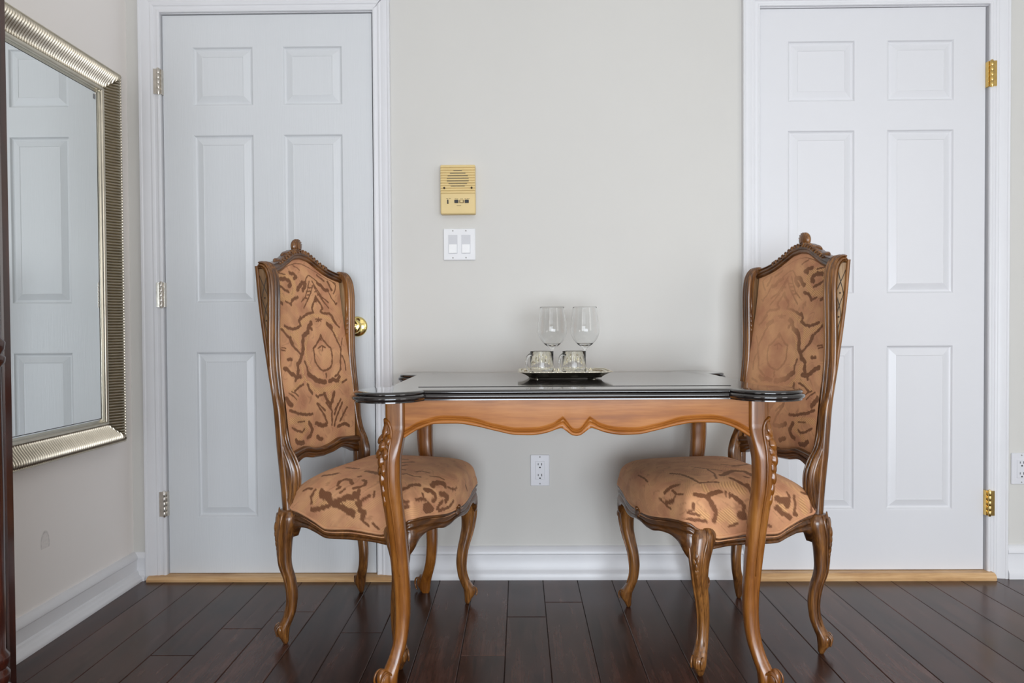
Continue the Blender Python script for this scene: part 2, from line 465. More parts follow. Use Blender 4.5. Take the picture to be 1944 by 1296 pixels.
tag(m.build('ceiling', 'ceiling_paint', smooth=False), kind='structure')
m = MB(); wins = [(-0.65, 1.75)]; zs = (0.03, 1.40)
m.box(XL - 0.1, YR - 0.1, -0.1, XR + 0.1, YR, zs[0]); m.box(XL - 0.1, YR - 0.1, zs[1], XR + 0.1, YR, ZC)
for a, b in ((XL - 0.1, wins[0][0]), (wins[0][1], XR + 0.1)): m.box(a, YR - 0.1, zs[0], b, YR, zs[1])
tag(m.build('wall_rear', 'wall_paint', smooth=False), kind='structure')
for k, (a, b) in enumerate(wins):
    m = MB()
    for x0, x1, z0, z1 in ((a, b, zs[0], zs[0] + .05), (a, b, zs[1] - .05, zs[1]), (a, a + .05, zs[0], zs[1]), (b - .05, b, zs[0], zs[1]), ((a + b) / 2 - .02, (a + b) / 2 + .02, zs[0], zs[1])):
        m.box(x0, YR - 0.07, z0, x1, YR - 0.03, z1)
    tag(m.build('window_%d' % (k + 1), 'trim_paint', smooth=False), kind='structure')

m = MB(); zs = (0.60, 2.30)
for y0, y1, z0, z1 in ((wy[0], wy[1], zs[0], zs[0] + .05), (wy[0], wy[1], zs[1] - .05, zs[1]), (wy[0], wy[0] + .05, zs[0], zs[1]), (wy[1] - .05, wy[1], zs[0], zs[1]), (-1.32, -1.28, zs[0], zs[1])): m.box(XR + .04, y0, z0, XR + .08, y1, z1)
tag(m.build('window_2', 'trim_paint', smooth=False), kind='structure')

m = MB()
for y0, y1, z0, z1 in ((ly[0], ly[1], lz[0], lz[0] + .05), (ly[0], ly[1], lz[1] - .05, lz[1]), (ly[0], ly[0] + .05, lz[0], lz[1]), (ly[1] - .05, ly[1], lz[0], lz[1]), (-1.22, -1.18, lz[0], lz[1])): m.box(XL - .08, y0, z0, XL - .04, y1, z1)
tag(m.build('window_3', 'trim_paint', smooth=False), kind='structure')

# floor: a subfloor with every board a part
m = MB(); m.box(XL - 0.1, YR - 0.1, -0.12, XR + 0.1, YB + 0.1, -0.012)
floor = tag(m.build('floor', 'dark_gap', smooth=False), kind='structure')
PW, PX0 = 0.1238, -1.16
joints = {2: [2.0484 - 1.3, 2.0484], 1: [1.8772], 3: [0.9, 2.1724], 10: [2.2480, 0.95], 9: [2.131, 0.8], 8: [1.876, 0.6], 0: [1.2], 4: [1.55], 5: [2.02], 6: [1.35], 7: [1.68]}
n0, n1 = int(math.floor((XL - PX0) / PW)) - 1, int(math.ceil((XR - PX0) / PW))
for i in range(n0, n1 + 1):
    x0, x1 = max(PX0 + i * PW, XL - 0.02), min(PX0 + (i + 1) * PW, XR + 0.02)
    if x1 - x0 < 0.01: continue
    cuts = sorted(joints.get(i, [rng.uniform(0.5, 1.5)])); ys = [YR - 0.02] + cuts + [YB + 0.06]
    if ys[1] - ys[0] > 1.9: ys.insert(1, rng.uniform(-1.2, -0.2))
    for a, b in zip(ys[:-1], ys[1:]):
        g = 0.0004; bv = 0.0018; y0, y1 = a + g, b - g; xa, xb = x0 + g, x1 - g
        m = MB()
        lo = [(xa, y0, -0.012), (xb, y0, -0.012), (xb, y1, -0.012), (xa, y1, -0.012)]
        md = [(p[0], p[1], -bv) for p in lo]; hi = [(xa + bv, y0 + bv, 0), (xb - bv, y0 + bv, 0), (xb - bv, y1 - bv, 0), (xa + bv, y1 - bv, 0)]
        m.grid([lo, md, hi], cu=True, cap1=True)
        m.build('plank', 'floor_wood', floor, smooth=False)


def extrude_profile(mb, prof, p0, p1, out, mitre0=0.0, mitre1=0.0, upv=(0, 0, 1)):
    """prof [(o, h)]: o along 'out', h along 'upv'; swept p0->p1; mitre shifts ends along the run by mitre*h or o"""
    p0, p1, out, upv = (np.array(v, float) for v in (p0, p1, out, upv)); d = (p1 - p0) / np.linalg.norm(p1 - p0)
    rows = []
    for p, mt in ((p0, mitre0), (p1, mitre1)):
        rows.append([p + out * o + upv * h + d * (mt[0] * o + mt[1] * h if mt else 0) for o, h in prof])
    mb.grid(rows, cu=True, cap0=True, cap1=True)


base_prof = [(0, 0), (0.045, 0), (0.045, 0.008), (0.040, 0.015), (0.030, 0.018), (0.026, 0.022), (0.024, 0.030), (0.017, 0.034), (0.017, 0.072), (0.021, 0.076), (0.021, 0.083), (0.013, 0.093), (0.008, 0.098), (0, 0.099)]
m = MB(); extrude_profile(m, base_prof, (XL, YR, 0), (XL, YB, 0), (1, 0, 0))
tag(m.build('baseboard_left', 'trim_paint', angle=40), kind='structure')
bp2 = [(0, 0), (0.025, 0), (0.025, 0.020), (0.021, 0.026), (0.018, 0.032), (0.015, 0.036), (0.015, 0.088), (0.019, 0.092), (0.019, 0.101), (0.012, 0.110), (0.006, 0.117), (0, 0.118)]
for k, (a, b, pr) in enumerate(((XL, -1.366, base_prof), (-0.461, 0.800, bp2), (1.745, XR, bp2))):
    m = MB(); extrude_profile(m, [(o * (0.6 if k == 0 else 1), h) for o, h in pr], (a, YB, 0), (b, YB, 0), (0, -1, 0))
    tag(m.build('baseboard_back', 'trim_paint', angle=40), kind='structure')
m = MB(); extrude_profile(m, bp2, (XR, YR, 0), (XR, YB, 0), (-1, 0, 0)); tag(m.build('baseboard_right', 'trim_paint', angle=40), kind='structure')


# ---- doors
def make_door(idx, x0, x1, z0, z1, cols, rows, mat, hinge_x, hinge_zs, hmat, hdir):
    yf = YB + 0.004
    m = MB(); xs = sorted({x0, x1, *[v for c in cols for v in c]}); zv = sorted({z0, z1, *[v for r in rows for v in r]})
    holes = [(c, r) for c in cols for r in rows]
    for i in range(len(xs) - 1):
        for j in range(len(zv) - 1):
            if any(abs(c[0] - xs[i]) < 1e-6 and abs(r[0] - zv[j]) < 1e-6 for c, r in holes): continue
            m.add([(xs[i], yf, zv[j]), (xs[i + 1], yf, zv[j]), (xs[i + 1], yf, zv[j + 1]), (xs[i], yf, zv[j + 1])], [(0, 1, 2, 3)])
    B = [(x0, yf, z0), (x1, yf, z0), (x1, yf, z1), (x0, yf, z1)]; B2 = [(p[0], yf + 0.036, p[2]) for p in B]
    m.grid([B2, B], cu=True, cap0=True)
    door = tag(m.build('door_%d' % idx, mat, smooth=False), kind='structure')
    for c, r in holes:
        prof = [(0.0, 0.0), (0.003, 0.0005), (0.007, 0.0065), (0.011, 0.0085), (0.0145, 0.0085), (0.017, 0.0075), (0.037, 0.0010), (0.0385, 0.0022), (0.041, 0.0024)]
        P = []
        for o, d in prof:
            P.append([(c[0] + o, yf + d, r[0] + o), (c[1] - o, yf + d, r[0] + o), (c[1] - o, yf + d, r[1] - o), (c[0] + o, yf + d, r[1] - o)])
        m = MB(); m.grid(P, cu=True, cap1=True); m.build('panel', mat, door, smooth=False)
    for hz in hinge_zs:
        m = MB(); hx = hinge_x; hh = 0.0445
        for k in range(5):
            a = hz - hh + k * 2 * hh / 5 + 0.0006; b = hz - hh + (k + 1) * 2 * hh / 5 - 0.0006
            m.lathe([(0.0, a), (0.0058, a), (0.0064, a + 0.001), (0.0064, b - 0.001), (0.0058, b), (0.0, b)], (hx, YB - 0.0145, 0), 14)
        m.lathe([(0, hz - hh - .004), (0.004, hz - hh - .003), (0.005, hz - hh), (0.005, hz + hh), (0.0045, hz + hh + .003), (0, hz + hh + .005)], (hx, YB - 0.0145, 0), 12)
        m.box(min(hx, hx - hdir * 0.017), YB - 0.0165, hz - hh, max(hx, hx - hdir * 0.017), YB - 0.0095, hz + hh)
        m.box(min(hx, hx + hdir * 0.010), YB - 0.011, hz - hh, max(hx, hx + hdir * 0.010), yf + 0.002, hz + hh)
        m.build('hinge', hmat, door, angle=35)
    return door


rowsL = [(0.2229, 0.829), (1.006, 1.616), (1.7187, 1.933)]
door1 = make_door(1, -1.2880, -0.5290, 0.0185, 2.0455, [(-1.1817, -0.9595), (-0.8545, -0.6355)], rowsL, 'door_paint', -1.2960, [1.8036, 1.036, 0.276], 'nickel', 1)
rowsR = [(0.2430, 0.839), (1.0235, 1.613), (1.7125, 1.932)]
door2 = make_door(2, 0.866, 1.6695, 0.0265, 2.0445, [(0.9647, 1.2075), (1.3195, 1.561)], rowsR, 'door_paint_smooth', 1.6800, [1.8014, 0.2707], 'brass', -1)
# brass knob of the left door
kx, kz = -0.590, 0.9175
m = MB(); yk = YB + 0.004
m.lathe([(0, 0.0), (0.036, 0.0), (0.0365, 0.002), (0.034, 0.005), (0.028, 0.008), (0.018, 0.0105), (0.013, 0.012)], (kx, yk, kz), 40, 'Y')
knob = m.build('rosette', 'polished_brass', door1)
m = MB(); m.lathe([(0.012, 0.010), (0.011, 0.020), (0.013, 0.028), (0.021, 0.034), (0.0255, 0.043), (0.0265, 0.052), (0.024, 0.060), (0.017, 0.0635), (0.012, 0.0625), (0.0105, 0.064), (0.0, 0.0645)], (kx, yk, kz), 40, 'Y')
m.build('door_knob', 'polished_brass', door1)
m = MB(); m.box(-0.5262, YB - 0.0005, 0.888, -0.5195, YB + 0.003, 0.955); m.build('strike_plate', 'dark_gap', door1, smooth=False)


def casing_set(idx, d, zt, xo0, xo1, jw):
    """door trim: two side casings, a head casing and the jambs"""
    root = tag(empty('trim_%d' % idx, ((d[0] + d[1]) / 2, YB, 0)), kind='structure')
    inv = Matrix.Translation((-(d[0] + d[1]) / 2, -YB, 0))
    # across profile: t = 0 at the opening edge .. 1 at the outer edge, o = proud of wall
    prof = [(0, 0), (0, .010), (.03, .0125), (.10, .0135), (.14, .0115), (.20, .0105), (.28, .0105), (.32, .0135), (.40, .015), (.47, .0135), (.52, .0145), (.62, .0165), (.76, .018), (.84, .018), (.88, .0205), (.96, .0215), (1.0, .019), (1.0, 0)]
    for sx, xi, xo in ((-1, d[0] + jw, xo0), (1, d[1] - jw, xo1)):
        wd = abs(xo - xi); m = MB()
        rows = []
        for end in (0, 1):
            rows.append([(xi + sx * t * wd, YB - o, 0.0 if end == 0 else zt + t * wd) for t, o in prof])
        m.grid(rows, cu=True, cap0=True, cap1=True, flip=sx < 0)
        o = m.build('side_casing', 'trim_paint', root, angle=25); o.matrix_local = inv
    wl, wr = abs(xo0 - d[0] - jw), abs(xo1 - d[1] + jw); m = MB()
    rows = [[(d[0] + jw - t * wl, YB - o, zt + t * wl) for t, o in prof], [(d[1] - jw + t * wr, YB - o, zt + t * wl) for t, o in prof]]
    m.grid(rows, cu=True, cap0=True, cap1=True, flip=True)
    o = m.build('head_casing', 'trim_paint', root, angle=25); o.matrix_local = inv
    m = MB(); m.box(d[0], YB - 0.001, 0, d[0] + jw, YB + 0.05, zt + 0.0); m.box(d[1] - jw, YB - 0.001, 0, d[1], YB + 0.05, zt); m.box(d[0], YB - 0.001, zt - 0.002, d[1], YB + 0.05, zt + jw)
    o = m.build('jamb', 'trim_paint', root, smooth=False); o.matrix_local = inv
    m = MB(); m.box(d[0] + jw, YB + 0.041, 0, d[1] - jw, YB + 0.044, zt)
    o = m.build('door_stop', 'dark_gap', root, smooth=False); o.matrix_local = inv  # dark sheet behind the slab, standing in for the shade in the gap


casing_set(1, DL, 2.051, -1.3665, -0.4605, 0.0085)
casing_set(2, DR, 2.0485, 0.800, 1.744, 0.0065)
for idx, (x0, x1, h) in enumerate(((-1.352, -0.462, 0.0165), (0.806, 1.690, 0.0245))):
    m = MB(); pr = [(0, 0), (0.052, 0), (0.053, h * .45), (0.048, h * .8), (0.040, h), (0, h)]
    extrude_profile(m, pr, (x0, YB + 0.012, 0), (x1, YB + 0.012, 0), (0, -1, 0))
    tag(m.build('trim_%d' % (3 + idx), 'threshold_oak', angle=30), 'bare light wood threshold strip under the %s door' % ('left' if idx == 0 else 'right'), kind='structure')


# ------------------------------------------------------------------ wall plates
def rbox(mb, x0, z0, x1, z1, y0, y1, bev): mb.box(x0, y1, z0, x1, y0, z1, bev)


# intercom
ix0, ix1, iz0, iz1 = -0.2805, -0.1560, 1.3165, 1.4915
r = tag(empty('intercom', ((ix0 + ix1) / 2, YB, iz0)), 'yellowed beige intercom box with louvred speaker grille on the wall', 'intercom')
inv = Matrix.Translation((-(ix0 + ix1) / 2, -YB, -iz0))
m = MB(); m.box(ix0, YB - 0.030, iz0, ix1, YB, iz1, 0.003)
body = m.build('housing', 'intercom_plastic', r, smooth=False, matrix=inv)
zg0 = iz0 + 0.071; n = 11; pitch_ = (iz1 - 0.004 - zg0) / n
for k in range(n):
    za, zb = zg0 + k * pitch_, zg0 + (k + 1) * pitch_
    m = MB(); prof = [(0.029, za + .0014), (0.0325, za + .0018), (0.0345, za + .004), (0.0335, zb - .0010), (0.029, zb - .0006)]
    m.grid([[(ix0 + .0012, YB - o, z) for o, z in prof], [(ix1 - .0012, YB - o, z) for o, z in prof]], cap0=True, cap1=True)
    m.build('louvre', 'intercom_plastic', r, smooth=False, matrix=inv)
cxm = (ix0 + ix1) / 2
m = MB()
for k, wd in ((3, .05), (4, .066), (5, .078), (6, .078), (7, .072), (8, .055), (9, .03)):
    z = zg0 + k * pitch_; m.box(cxm - wd / 2, YB - 0.0318, z - .0004, cxm + wd / 2, YB - 0.0295, z + .0016)
m.build('speaker_slots', 'slot_dark', r, smooth=False, matrix=inv)
for sx in (ix0 + .014, ix1 - .013):
    m = MB(); m.lathe([(0, .0365), (.003, .0362), (.0036, .034), (.0036, .03)], (sx, YB, iz0 + .0925), 14, 'Y'); m.build('screw', 'nail_dark', r, matrix=inv)
m = MB(); m.box(ix0 + .0245, YB - .034, iz0 + .036, ix0 + .0285, YB - .029, iz0 + .051, .001); m.build('slide_switch', 'slot_dark', r, smooth=False, matrix=inv)
for a, b in ((.050, .064), (.087, .101)):
    m = MB(); m.box(ix0 + a, YB - .0345, iz0 + .039, ix0 + b, YB - .029, iz0 + .050, .001); m.build('button', 'slot_dark', r, smooth=False, matrix=inv)
m = MB(); m.box(ix0 + .068, YB - .0335, iz0 + .039, ix0 + .083, YB - .029, iz0 + .050, .001); m.build('button', 'intercom_print', r, smooth=False, matrix=inv)
m = MB(); m.box(ix0 + .071, YB - .0345, iz0 + .0405, ix0 + .080, YB - .0333, iz0 + .0485, .0003); m.build('button', 'intercom_plastic', r, smooth=False, matrix=inv)
for a, b, z in ((.020, .027, .0545), (.030, .036, .0545), (.051, .063, .0535), (.071, .080, .0535), (.086, .092, .0535), (.094, .103, .0535), (.058, .073, .029)):
    x = a; m = MB()
    while x < b - .001:
        wl = random.uniform(.0008, .0016); m.box(ix0 + x, YB - .0302, iz0 + z, ix0 + x + wl + .0007, YB - .0299, iz0 + z + random.uniform(.0012, .0018)); x += wl + .0007
    m.build('printed_label', 'intercom_print', r, smooth=False, matrix=inv)

# double switch
sx0, sx1, sz0, sz1 = -0.2740, -0.1580, 1.1540, 1.2690
r = tag(empty('light_switch', ((sx0 + sx1) / 2, YB, sz0)), 'white double rocker light switch plate below the beige intercom', 'switch')
inv = Matrix.Translation((-(sx0 + sx1) / 2, -YB, -sz0))
m = MB(); m.box(sx0, YB - .0065, sz0, sx1, YB, sz1, .0025); m.build('cover_plate', 'plate_white', r, smooth=False, matrix=inv)
for cx in (sx0 + .0345, sx1 - .0345):
    zc = (sz0 + sz1) / 2; m = MB(); hw, hh = .0165, .0335
    m.grid([[(cx - hw, YB - .0068, zc - hh), (cx + hw, YB - .0068, zc - hh), (cx + hw, YB - .0068, zc + hh), (cx - hw, YB - .0068, zc + hh)],
            [(cx - hw, YB - .0062, zc - hh), (cx + hw, YB - .0062, zc - hh), (cx + hw, YB - .0062, zc + hh), (cx - hw, YB - .0062, zc + hh)]], cu=True, cap0=True)
    rk = m.build('rocker_frame', 'rocker_shade', r, smooth=False, matrix=inv)
    hw -= .0022; hh -= .0022
    m = MB(); prof = [(.006, -hh), (.0115, -hh), (.0068, 0), (.006, 0)]
    m.grid([[(cx - hw, YB - o, zc + z) for o, z in prof], [(cx + hw, YB - o, zc + z) for o, z in prof]], cu=True, cap0=True, cap1=True); m.build('rocker', 'rocker_white', r, smooth=False, matrix=inv)
    m = MB(); prof = [(.006, 0), (.0068, 0), (.0075, hh), (.006, hh)]
    m.grid([[(cx - hw, YB - o, zc + z) for o, z in prof], [(cx + hw, YB - o, zc + z) for o, z in prof]], cu=True, cap0=True, cap1=True); m.build('rocker', 'rocker_shade', r, smooth=False, matrix=inv)  # shade of the tilted upper half put into its greyer colour
    for z in (zc - .0485, zc + .0485):
        m = MB(); m.lathe([(0, .0082), (.0020, .008), (.0026, .0066), (.0026, .006)], (cx, YB, z), 12, 'Y'); m.build('screw', 'screw_metal', r, matrix=inv)


def outlet(x0, x1, z0, z1, label):
    r = tag(empty('wall_outlet', ((x0 + x1) / 2, YB, z0)), label, 'outlet')
    inv = Matrix.Translation((-(x0 + x1) / 2, -YB, -z0)); cx, zc = (x0 + x1) / 2, (z0 + z1) / 2
    m = MB(); m.box(x0, YB - .006, z0, x1, YB, z1, .0022); m.build('cover_plate', 'outlet_white', r, smooth=False, matrix=inv)
    m = MB(); m.box(cx - .0165, YB - .0083, zc - .0335, cx + .0165, YB - .004, zc + .0335, .0012); rc = m.build('receptacle', 'outlet_white', r, smooth=False, matrix=inv)
    for dz in (.0195, -.0195):
        for dx, h in ((-.0063, .0075), (.0063, .009)):
            m = MB(); m.box(cx + dx - .0012, YB - .0086, zc + dz + .003 - h / 2, cx + dx + .0012, YB - .0080, zc + dz + .003 + h / 2); m.build('slot', 'slot_dark', rc, smooth=False)
        m = MB(); m.lathe([(0, .0087), (.0028, .0086), (.0028, .008)], (cx, YB, zc + dz - .0085), 14, 'Y'); m.build('ground_hole', 'slot_dark', rc)
    for z in (zc - .0485, zc + .0485):
        m = MB(); m.lathe([(0, .0076), (.0020, .0074), (.0026, .006), (.0026, .0055)], (cx, YB, z), 12, 'Y'); m.build('screw', 'screw_metal', r, matrix=inv)


outlet(0.0355, 0.1045, 0.3365, 0.4495, 'white double power outlet under the table, between the chairs')
outlet(1.7640, 1.8340, 0.3360, 0.4495, 'white double power outlet right of the right door')


# ------------------------------------------------------------------ wall mirror
MY0, MY1, MZ0, MZ1 = 1.616, 2.366, 0.5205, 1.7925
root = tag(empty('wall_mirror', (XL, (MY0 + MY1) / 2, MZ0)), 'large framed wall mirror with ribbed champagne silver frame on the left wall', 'mirror')
inv = Matrix.Translation((-XL, -(MY0 + MY1) / 2, -MZ0))
RW = 0.080
# rail profile: (t from outer edge inward, height above wall, rib depth)
mprof = [(0.0, 0.0, 0), (0.0, .037, 0), (.0012, .0405, 0), (.0040, .0425, 0), (.0055, .0425, 0), (.0062, .0415, 0), (.0070, .0430, .0045), (.0100, .0470, .0075), (.0150, .0500, .008), (.022, .0500, .008), (.030, .0470, .008), (.038, .0415, .008), (.046, .0350, .008), (.054, .0290, .008), (.061, .0250, .0075), (.0675, .0225, .0065), (.0690, .0222, .002), (.0700, .0222, 0), (.0710, .0235, 0), (.0740, .0235, 0), (.0775, .0215, 0), (.0795, .0195, 0), (.080, .018, 0), (.080, .008, 0)]


def mirror_rail(p0, p1, inward, name='frame_rail'):
    p0, p1 = np.array(p0), np.array(p1); L = np.linalg.norm(p1 - p0); d = (p1 - p0) / L
    nr = int(round(L / 0.0097)); sub = 6; n = nr * sub + 1
    m = MB(); P = []
    for k in range(n):
        s_ = L * k / (n - 1); c = 0.5 + 0.5 * math.cos(2 * PI * (s_ / L * nr)); groove = c ** 1.2
        row = []
        for t, h, rd in mprof:
            ss = min(max(s_, t), L - t)
            gg = groove if t < s_ < L - t else 0.0
            q = p0 + d * ss + np.array(inward) * t
            row.append((XL + h - rd * gg, q[0], q[1]))
        P.append(row)
    m.grid(P)
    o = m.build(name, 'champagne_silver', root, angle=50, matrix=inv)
    o.data.materials.append(MATS['flute_wash'])  # second, darker colour for the groove faces between the ribs
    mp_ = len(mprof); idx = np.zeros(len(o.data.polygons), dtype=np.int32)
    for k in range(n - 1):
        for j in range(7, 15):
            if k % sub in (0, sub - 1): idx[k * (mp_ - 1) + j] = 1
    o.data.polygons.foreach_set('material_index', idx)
    return o


mirror_rail((MY1, MZ0), (MY1, MZ1), (-1, 0)); mirror_rail((MY1, MZ1), (MY0, MZ1), (0, -1)); mirror_rail((MY0, MZ1), (MY0, MZ0), (1, 0)); mirror_rail((MY0, MZ0), (MY1, MZ0), (0, 1))
# inner sight-edge strips (plain)
g0, g1, h0, h1 = MY0 + .0795, MY1 - .0795, MZ0 + .0795, MZ1 - .0795
m = MB(); m.box(XL + .002, g0 - .01, h0 - .01, XL + .006, g1 + .01, h1 + .01); m.build('backing_board', 'mirror_backing', root, smooth=False, matrix=inv)
m = MB(); xg = XL + .0105; bv = .022
o_ = [(xg - .003, g0, h0), (xg - .003, g1, h0), (xg - .003, g1, h1), (xg - .003, g0, h1)]
i_ = [(xg, g0 + .012, h0 + .012), (xg, g1 - .012, h0 + .012), (xg, g1 - .012, h1 - .012), (xg, g0 + .012, h1 - .012)]
m.grid([o_, i_], cu=True, cap1=True); m.build('mirror_pane', 'mirror_glass', root, smooth=False, matrix=inv)
for (a, b, c, d) in ((g1 - .0135, g1 - .0115, h0 + .012, h1 - .012), (g0 + .0115, g0 + .0135, h0 + .012, h1 - .012), (g0 + .012, g1 - .012, h1 - .0135, h1 - .0115), (g0 + .012, g1 - .012, h0 + .0115, h0 + .0135)):
    m = MB(); m.box(xg - .001, a, c, xg + .0004, b, d); m.build('bevel_line', 'mirror_backing', root, smooth=False, matrix=inv)
m = MB(); m.box(xg, g1 - .031, h1 - .037, xg + .0006, g1 - .019, h1 - .021); m.build('sticker', 'sticker', root, smooth=False, matrix=inv)

# ------------------------------------------------------------------ dining table
TX, TY, TZ = 0.1400, 2.0225, 0.754
table = tag(empty('dining_table', (TX, TY, 0)), 'small table with glossy black lobed top and honey brown carved cabriole legs', 'table')


def top_outline(off):
    """lobed outline inset by off"""
    hx, hy, cx, cy, r = 0.495 - off, 0.3425 - off, 0.465, 0.3225, 0.095 - off
    q = []
    # corner (+,+): from the side edge x=hx round the lobe to the front edge y=hy
    a0 = -math.acos(np.clip((hx - cx) / r, -1, 1)); a1 = PI / 2 + math.acos(np.clip((hy - cy) / r, -1, 1))
    c = [(cx + r * math.cos(a), cy + r * math.sin(a)) for a in np.linspace(a0, a1, 40)]
    for sx, sy, rev in ((1, 1, False), (-1, 1, True), (-1, -1, False), (1, -1, True)):
        pts = [(sx * x, sy * y) for x, y in (c[::-1] if rev else c)]; q += pts
    return q


tp = [(.018, TZ), (.012, TZ - .0004), (.0075, TZ - .0022), (.0055, TZ - .0050), (.0056, TZ - .0072), (.0085, TZ - .0088), (.0040, TZ - .0100), (.0012, TZ - .0125), (0, TZ - .0160), (.0008, TZ - .0195), (.0035, TZ - .0220), (.0062, TZ - .0232), (.0062, TZ - .0262), (.03, TZ - .0262)]
m = MB(); m.grid([[(x, y, z) for x, y in top_outline(o)] for o, z in tp[::-1]], cu=True, cap0=True, cap1=True)
m.build('tabletop', 'tabletop_black', table, angle=40)
for sy in (-1,):
    m = MB(); m.box(-.405, sy * .252 - .0022, TZ - .0006, .405, sy * .252 + .0022, TZ + .0009, .0004); m.build('inlay_line', 'dark_gap', table, smooth=False)

ap_x = [0, .008, .016, .023, .029, .034, .038, .046, .070, .090, .113, .150, .20, .25, .30, .349, .392, .432]
ap_z = [.6350, .6358, .640, .6455, .650, .6535, .6545, .6525, .6440, .6395, .6370, .6380, .648, .660, .667, .6665, .654, .630]
bd_x = [0, .0026, .0105, .022, .033, .057, .10, .1437, .20, .274, .33, .386, .432]
bd_z = [.6488, .6490, .6520, .667, .6800, .664, .6530, .6516, .661, .680, .683, .671, .647]


def apron(length, mat, rot, dist):
    xs = np.unique(np.r_[np.linspace(0, .432, 90), [.0295, .033, .038]]); xs = np.r_[-xs[::-1][:-1], xs]
    zb = interp(np.abs(xs), ap_x, ap_z); zm = np.interp(np.abs(xs), bd_x, bd_z); zm = np.where(np.abs(np.abs(xs) - .033) < .012, zm, interp(np.abs(xs), bd_x, bd_z))
    k = length / .432; P = []
    for x, b, mm in zip(xs, zb, zm):
        h = mm - b
        P.append([(x * k, .020, .7285), (x * k, .020, b), (x * k, .004, b), (x * k, .0010, b + .0012), (x * k, 0, b + .30 * h), (x * k, .0012, b + .52 * h), (x * k, .0030, b + .60 * h), (x * k, .0005, b + .68 * h), (x * k, -.0008, b + .80 * h), (x * k, .0010, b + .93 * h), (x * k, .0042, mm), (x * k, .0020, mm + .0022), (x * k, .0016, mm + .006), (x * k, .0016, .7285)])
    m = MB(); m.grid(P, cu=True, cap0=True, cap1=True)
    return m.build('apron', mat, table, angle=60, matrix=Matrix.Rotation(rot, 4, 'Z') @ Matrix.Translation((0, -dist, 0)))


apron(.434, 'honey_wood_cross', 0, .3185); apron(.434, 'honey_wood_cross', PI, .3185)
apron(.280, 'honey_wood_cross', PI / 2, .4725); apron(.280, 'honey_wood_cross', -PI / 2, .4725)


def sq_loop(n, hx, hy, seg=32, ph=0.0):
    a = np.linspace(0, 2 * PI, seg, endpoint=False) + ph
    ca, sa = np.cos(a), np.sin(a)
    r = (np.abs(ca) ** n + np.abs(sa) ** n) ** (-1.0 / n)
    return r * ca * hx, r * sa * hy


def leaf(mb, c, along, nrm, L, W, H, nu=9, nv=7, curl=0.0):
    """raised carved leaf: c base point, along = growth dir, nrm = outward"""
    along = np.array(along, float); along /= np.linalg.norm(along); nrm = np.array(nrm, float); nrm -= along * (nrm @ along); nrm /= np.linalg.norm(nrm)
    side = np.cross(along, nrm); P = []
    for i in range(nu):
        u = i / (nu - 1); w_ = W * (math.sin(PI * min(1, u * .92 + .08)) ** .7) * (1 + .12 * math.sin(u * 14)); row = []
        for j in range(nv):
            v = -1 + 2 * j / (nv - 1)
            h = H * (1 - v * v) ** .6 * (math.sin(PI * (u * .9 + .1)) ** .5 + .05) - .25 * H * math.exp(-(v * 5) ** 2) + curl * u * u
            row.append(np.array(c) + along * (u * L - .12 * L * abs(v)) + side * (v * w_) + nrm * (h - .002))
        P.append(row)
    mb.grid(P)


TLZ = [.0, .006, .018, .034, .050, .066, .085, .11, .15, .19, .23, .27, .31, .35, .40, .45, .50, .54, .575, .605, .635, .66]
# offset outward (per axis) of the centre line, and half widths
TLO = [.016, .018, .019, .018, .014, .008, .002, -.004, -.0090, -.0110, -.0105, -.0085, -.006, -.003, .001, .0055, .0105, .0125, .0125, .0095, .004, .0]
TLH = [.013, .017, .0195, .0200, .0195, .0185, .0178, .0178, .0183, .0190, .0197, .0205, .0212, .0220, .0228, .0236, .0246, .0254, .0260, .0262, .0258, .0248]


